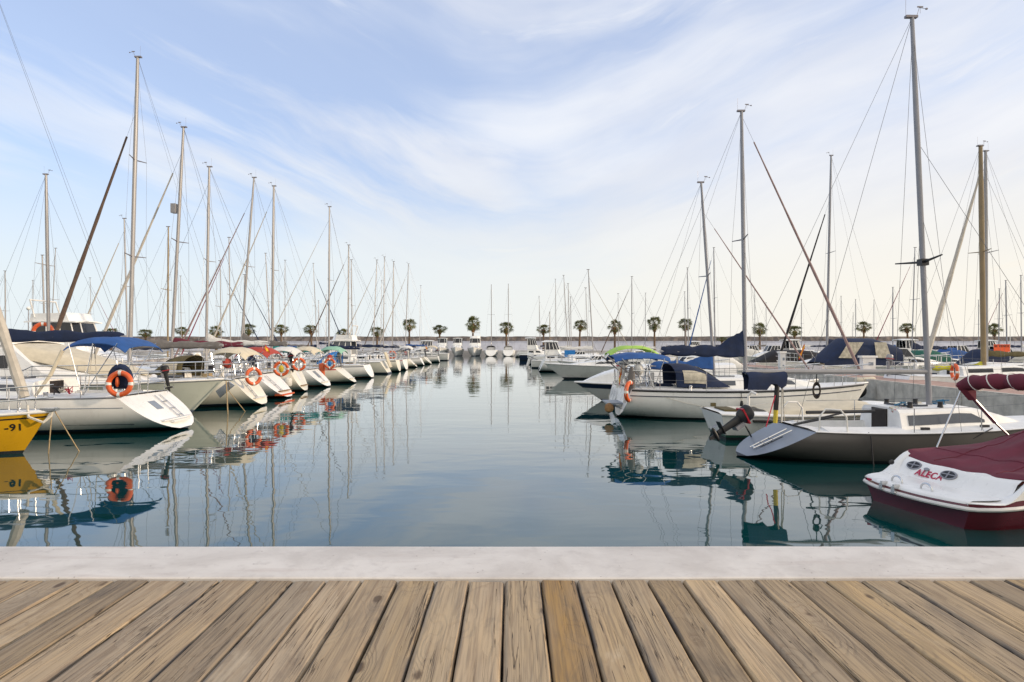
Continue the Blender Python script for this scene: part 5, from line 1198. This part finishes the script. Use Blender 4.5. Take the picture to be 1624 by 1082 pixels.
def far_row():
    for px, D, lb, fl, cv in ((697, 143, 'white cabin cruiser seen bow-on, leftmost at the channel end', False, None), (722, 143, 'white motor cruiser with dark windscreen, bow-on left of the tallest palm', False, None), (751, 143, 'white flybridge cruiser bow-on under the tallest palm', True, None)):
        t, h = motorboat(lb, X(px, D), D + 10, 1, 10, 3.3 if fl else 2.7, 1.4, 1.9, 'white', None, 'antifoul_blue', 'antifoul_blue', hard=True, fly=fl, hcab=1.6, cab=(.2, .75), heading=R(-90), det=0, group='motor cruisers moored at the channel end')
    for px, mt, ty, D, lb, cv in ((778, 778, 448, 141, 'white sloop stern-on with a dark hood, thin mast left of the far palm', 'black_canvas'), (806, 804, 447, 141, 'white sloop stern-on with mast overlapping a palm at the channel end', 'white_canvas')):
        sailboat(lb, X(px, D), D, 1, L=10.0, B=2.95, fs=1.3, fb=1.5, scoop=.8, mtop=Z(ty, D), mr=.08, xm=5.5, heading=R(90), det=0, boom=(3.2, 2.7, 'white_canvas', .1, .2), hood=cv, group='sailboats moored at the channel end', hc=.6)
    motorboat('white open boat with red clutter on deck, right of the far sloops', X(848, 150), 150, 1, 8, 3, 1.2, 1.6, hard=True, hcab=1.4, det=0)
far_row()

def right_back():
    g = 'sailboats moored beyond the right pontoon'
    # the boats one can tell apart
    t, h = motorboat('motor cruiser under a navy canopy with pale vinyl windows, beyond the right pontoon', X(1291, 42), 42, 1, 8.4, 2.9, 1.15, 1.3, stripe='navy', a1=.22, a2=.36, canopy='navy_canvas', cz=2.8, cx=(.1, 4.8), cab=(.42, .93), hcab=1.0)
    m = MB()
    for a, b, c, d_ in ((1.15, 2.1, 1.75, 2.75), (3.4, 4.4, 3.3, 4.1)):
        m.plate([(a - .25, -1.30, 1.62), (b - .35, -1.30, 1.60), (d_ - .3, -1.18, 2.55), (c - .2, -1.18, 2.55)], (0, .03, 0))
    m.build('vinyl_window', 'vinyl_window', t)
    flag(t, (-.1, -.3, 1.6), .9, .55, .75, hang=.9)
    motorboat('motorboat under a black cover with cream engine box, beyond the right pontoon', X(1192, 54), 54, 1, 6.6, 2.6, 1.0, 1.2, canopy='black_canvas', cz=2.0, cx=(.2, 5.5), windscreen=False, rail=False, scoop=-.1)
    t, h = motorboat('white motorboat with a dark green tent cover, beyond the right pontoon', X(1425, 52), 52, 1, 7.0, 2.6, 1.0, 1.2, canopy='green_canvas', cz=2.0, det=0)
    motorboat('white motorboat with cream screens beside the orange sale sign', X(1606, 43), 43, 1, 8, 2.8, 1.1, 1.3, canopy='cream_canvas', cz=2.2, det=0)
    def s(label, D, mbase, mtop, mty, dr=1, off=4.8, L=8.8, det=0, **k):
        mx = X(mbase, D); k.setdefault('boom', (2.8, 2.2, rng.choice(['navy_canvas', 'white_canvas', 'blue_canvas', 'grey_canvas']), .1, .2)); k.setdefault('mmat', 'mast_grey')
        return sailboat(label, mx - dr * off, D, dr, L=L, B=2.9, xm=off, mtop=Z(mty, D), rk=-(mtop - mbase) * D / F * dr, det=det, group=g, scoop=.3, **k)
    s('sailboat with tan mast and yellow boom cover, stern to the right pontoon', 31.5, 1560, 1555, 232, 1, 4.3, 8.6, 1, mr=.13, mmat='mast_brown', boom=(2.4, 1.35, 'yellow_canvas', .18, .16), top='white')
    s('sailboat with a white mast showing close behind the tan one, bow to the pontoon', 36.2, 1564, 1563, 240, -1, 5.0, 8.4, 1, mr=.11, mmat='mast_white', jib='jib_white', jr=.13, jtop=.98, boom=(3.2, 1.9, 'olive_canvas', .1, .2))
    s('sailboat with black furled headsail sloping left beyond the navy cover sloop', 49.3, 1311, 1318, 247, -1, 5.2, 8.8, 1, mr=.10, jib='black_canvas', jr=.09, jtop=.79, boom=(3, 2.4, 'navy_canvas', .3, .3))
    s('sailboat with long blue boom cover behind the tallest right hand mast', 62, 1446, 1451, 393, -1, 4.8, mr=.055, jib='jib_maroon', jr=.04, boom=(3.2, 2.1, 'navy_canvas', .3, .3))
    for a in [('sailboat with mast crossed by the blue furled headsail, left of a palm', 98, 1087, 1086, 463, 1, dict(mr=.06)),
              ('sailboat with blue furled headsail sloping in front of a palm', 90, 1092, 1090, 425, -1, dict(mr=.075, jib='jib_white', jr=.02)),
              ('sailboat with a blue furled headsail and grey mast close behind the leaning one', 81, 1134, 1132, 393, -1, dict(mr=.09, jib='blue_canvas', jr=.075, jtop=.98, off=5.4)),
              ('sailboat with a thin mast between the lime canopy palm and its neighbour', 115, 1023, 1024, 465, 1, dict(mr=.06)),
              ('sailboat with a thin pinkish mast right of the navy boom cover', 112, 1197, 1197, 460, 1, dict(mr=.05)),
              ('sailboat with a very thin mast second right of the navy boom cover', 130, 1215, 1215, 480, 1, dict(mr=.05)),
              ('sailboat with a thin mast between the black and white sloping headsails', 124, 1271, 1271, 475, -1, dict(mr=.07, jib='jib_pink', jr=.03)),
              ('sailboat with a thin mast touching the right side of the blue grey mast', 105, 1314, 1313, 465, 1, dict(mr=.07)),
              ('sailboat with a thin mast above the left end of the navy canopy', 113, 1334, 1334, 470, 1, dict(mr=.06)),
              ('sailboat with a short faint mast left of the right hand palm', 150, 1352, 1353, 496, -1, dict(mr=.05)),
              ('sailboat with a thin mast just left of the palm over the navy canopy', 121, 1357, 1357, 475, 1, dict(mr=.07)),
              ('sailboat with a thin mast right of the palm over the navy canopy', 128, 1386, 1386, 476, -1, dict(mr=.06, jib='jib_pink', jr=.02)),
              ('sailboat with a pinkish mast left of the maroon sloping headsail', 90, 1416, 1416, 456, -1, dict(mr=.085)),
              ('sailboat with a short thin mast left of the tan mast', 119, 1552, 1552, 476, 1, dict(mr=.07)),
              ('sailboat with a violet grey mast right of the orange sale sign', 96, 1584, 1585, 458, 1, dict(mr=.08, jib='jib_pink', jr=.03)),
              ('sailboat with a red grey mast and maroon sloping headsail near the right frame edge', 82, 1597, 1595, 445, -1, dict(mr=.09, jib='jib_maroon', jr=.04)),
              ('sailboat whose mast stands last at the right frame edge', 75, 1620, 1619, 437, -1, dict(mr=.07))]:
        s(*a[:6], **a[6])
    # small motorboats filling the farther berths
    for px, D, dr, cv, lb in ((1075, 104, 1, None, 'white cabin boat behind the navy boom cover'), (1160, 90, 1, 'white_canvas', 'white covered boat right of the slim leaning mast'), (1215, 70, 1, None, 'white hardtop boat above the black covered motorboat'), (1262, 78, -1, 'white_canvas', 'white boat with windscreen frame left of the black sloping headsail'), (1350, 74, 1, 'black_canvas', 'dark covered boat seen over the navy canopy'), (1395, 66, 1, None, 'white hardtop boat right of the navy canopy'),
                              (1478, 69.8, 1, 'blue_canvas', 'white boat with small blue cover behind the tallest right hand mast'), (1520, 47, 1, 'navy_canvas', 'white boat with low navy cover left of the tan mast'), (1530, 78.6, 1, None, 'white hardtop boat under the short thin mast')):
        motorboat(lb, X(px, D), D, dr, 6.8, 2.5, .95, 1.2, canopy=cv, cz=2.1, hard=cv is None, hcab=1.3, det=0, group='motorboats moored beyond the right pontoon', rail=D < 70)
    # sale sign on a slim pole
    D = 40; sg = thing('sale_sign', 'bright orange sale sign on a slim white pole, right of the tan mast', 'sign', (X(1602, D), D, .6), .05)
    m = MB(); m.tube([(0, 0, 0), (0, 0, 2.9)], .022, 6); m.build('pole', 'white_tube', sg)
    m = MB(); m.box((-.53, -.03, 1.61), (.98, .015, .44)); b = m.build('panel', 'sign_orange', sg)
    text_part(b, 'SE VENDE', .19, 'hole', frame_mat((-.53, -.042, 1.72), (1, 0, 0), (0, 0, 1)), 'lettering', .003, .002)
    # pontoon furniture
    for px, py, D, w_, hh, lb in ((1240, 592, 42.0, .42, 1.15, 'tall white service pedestal on the pontoon left of the navy canopy'), (1376, 596, 34.6, .80, 1.0, 'wide white locker with small vents on the pontoon in front of the navy canopied cruiser')):
        t = thing('service_pedestal', lb, 'pedestal', (X(px, D), D, .84), 0)
        m = MB(); m.box((0, 0, hh * .46), (w_ * .8, .34, hh * .92)); m.build('cabinet', 'white_deck', t)
        m = MB(); m.box((0, 0, hh * .96), (w_, .44, hh * .10)); m.build('lid', 'white', t)
        m = MB(); m.box((w_ * .1, -.175, hh * .6), (w_ * .3, .012, .16)); m.build('socket_panel', 'grey_panel', t)
        m = MB(); m.box((w_ * .05, -.175, hh * .25), (.08, .012, .08)); m.build('tap', 'grey_panel', t)
    for px, py, D, rz, lb in ((1360, 619, 30.5, 0, 'black tyre hung on the pontoon face under the white locker'),):
        t = thing('tyre', lb, 'tyre', (X(px, D), D, Z(py, D)), -1.2)
        m = MB(); m.tube([(.33 * math.cos(a), 0, .24 * math.sin(a)) for a in [2 * math.pi * i / 24 for i in range(24)]], .12, 10, closed=True); m.build('casing', 'rubber', t)
    D = 31.5; fender('long beige fender lying on the pontoon edge below the white locker', (X(1372, D), D, Z(605, D)), .2, 1.1, 'cream_canvas', None, .05).rotation_euler = (0, R(88), .2)
    t = lifebuoy('orange lifebuoy ring seen edge-on by the yellow boom cover', (X(1514, 29.5), 29.5, Z(590, 29.5)), 1.35, 0, 1.05)
right_back()
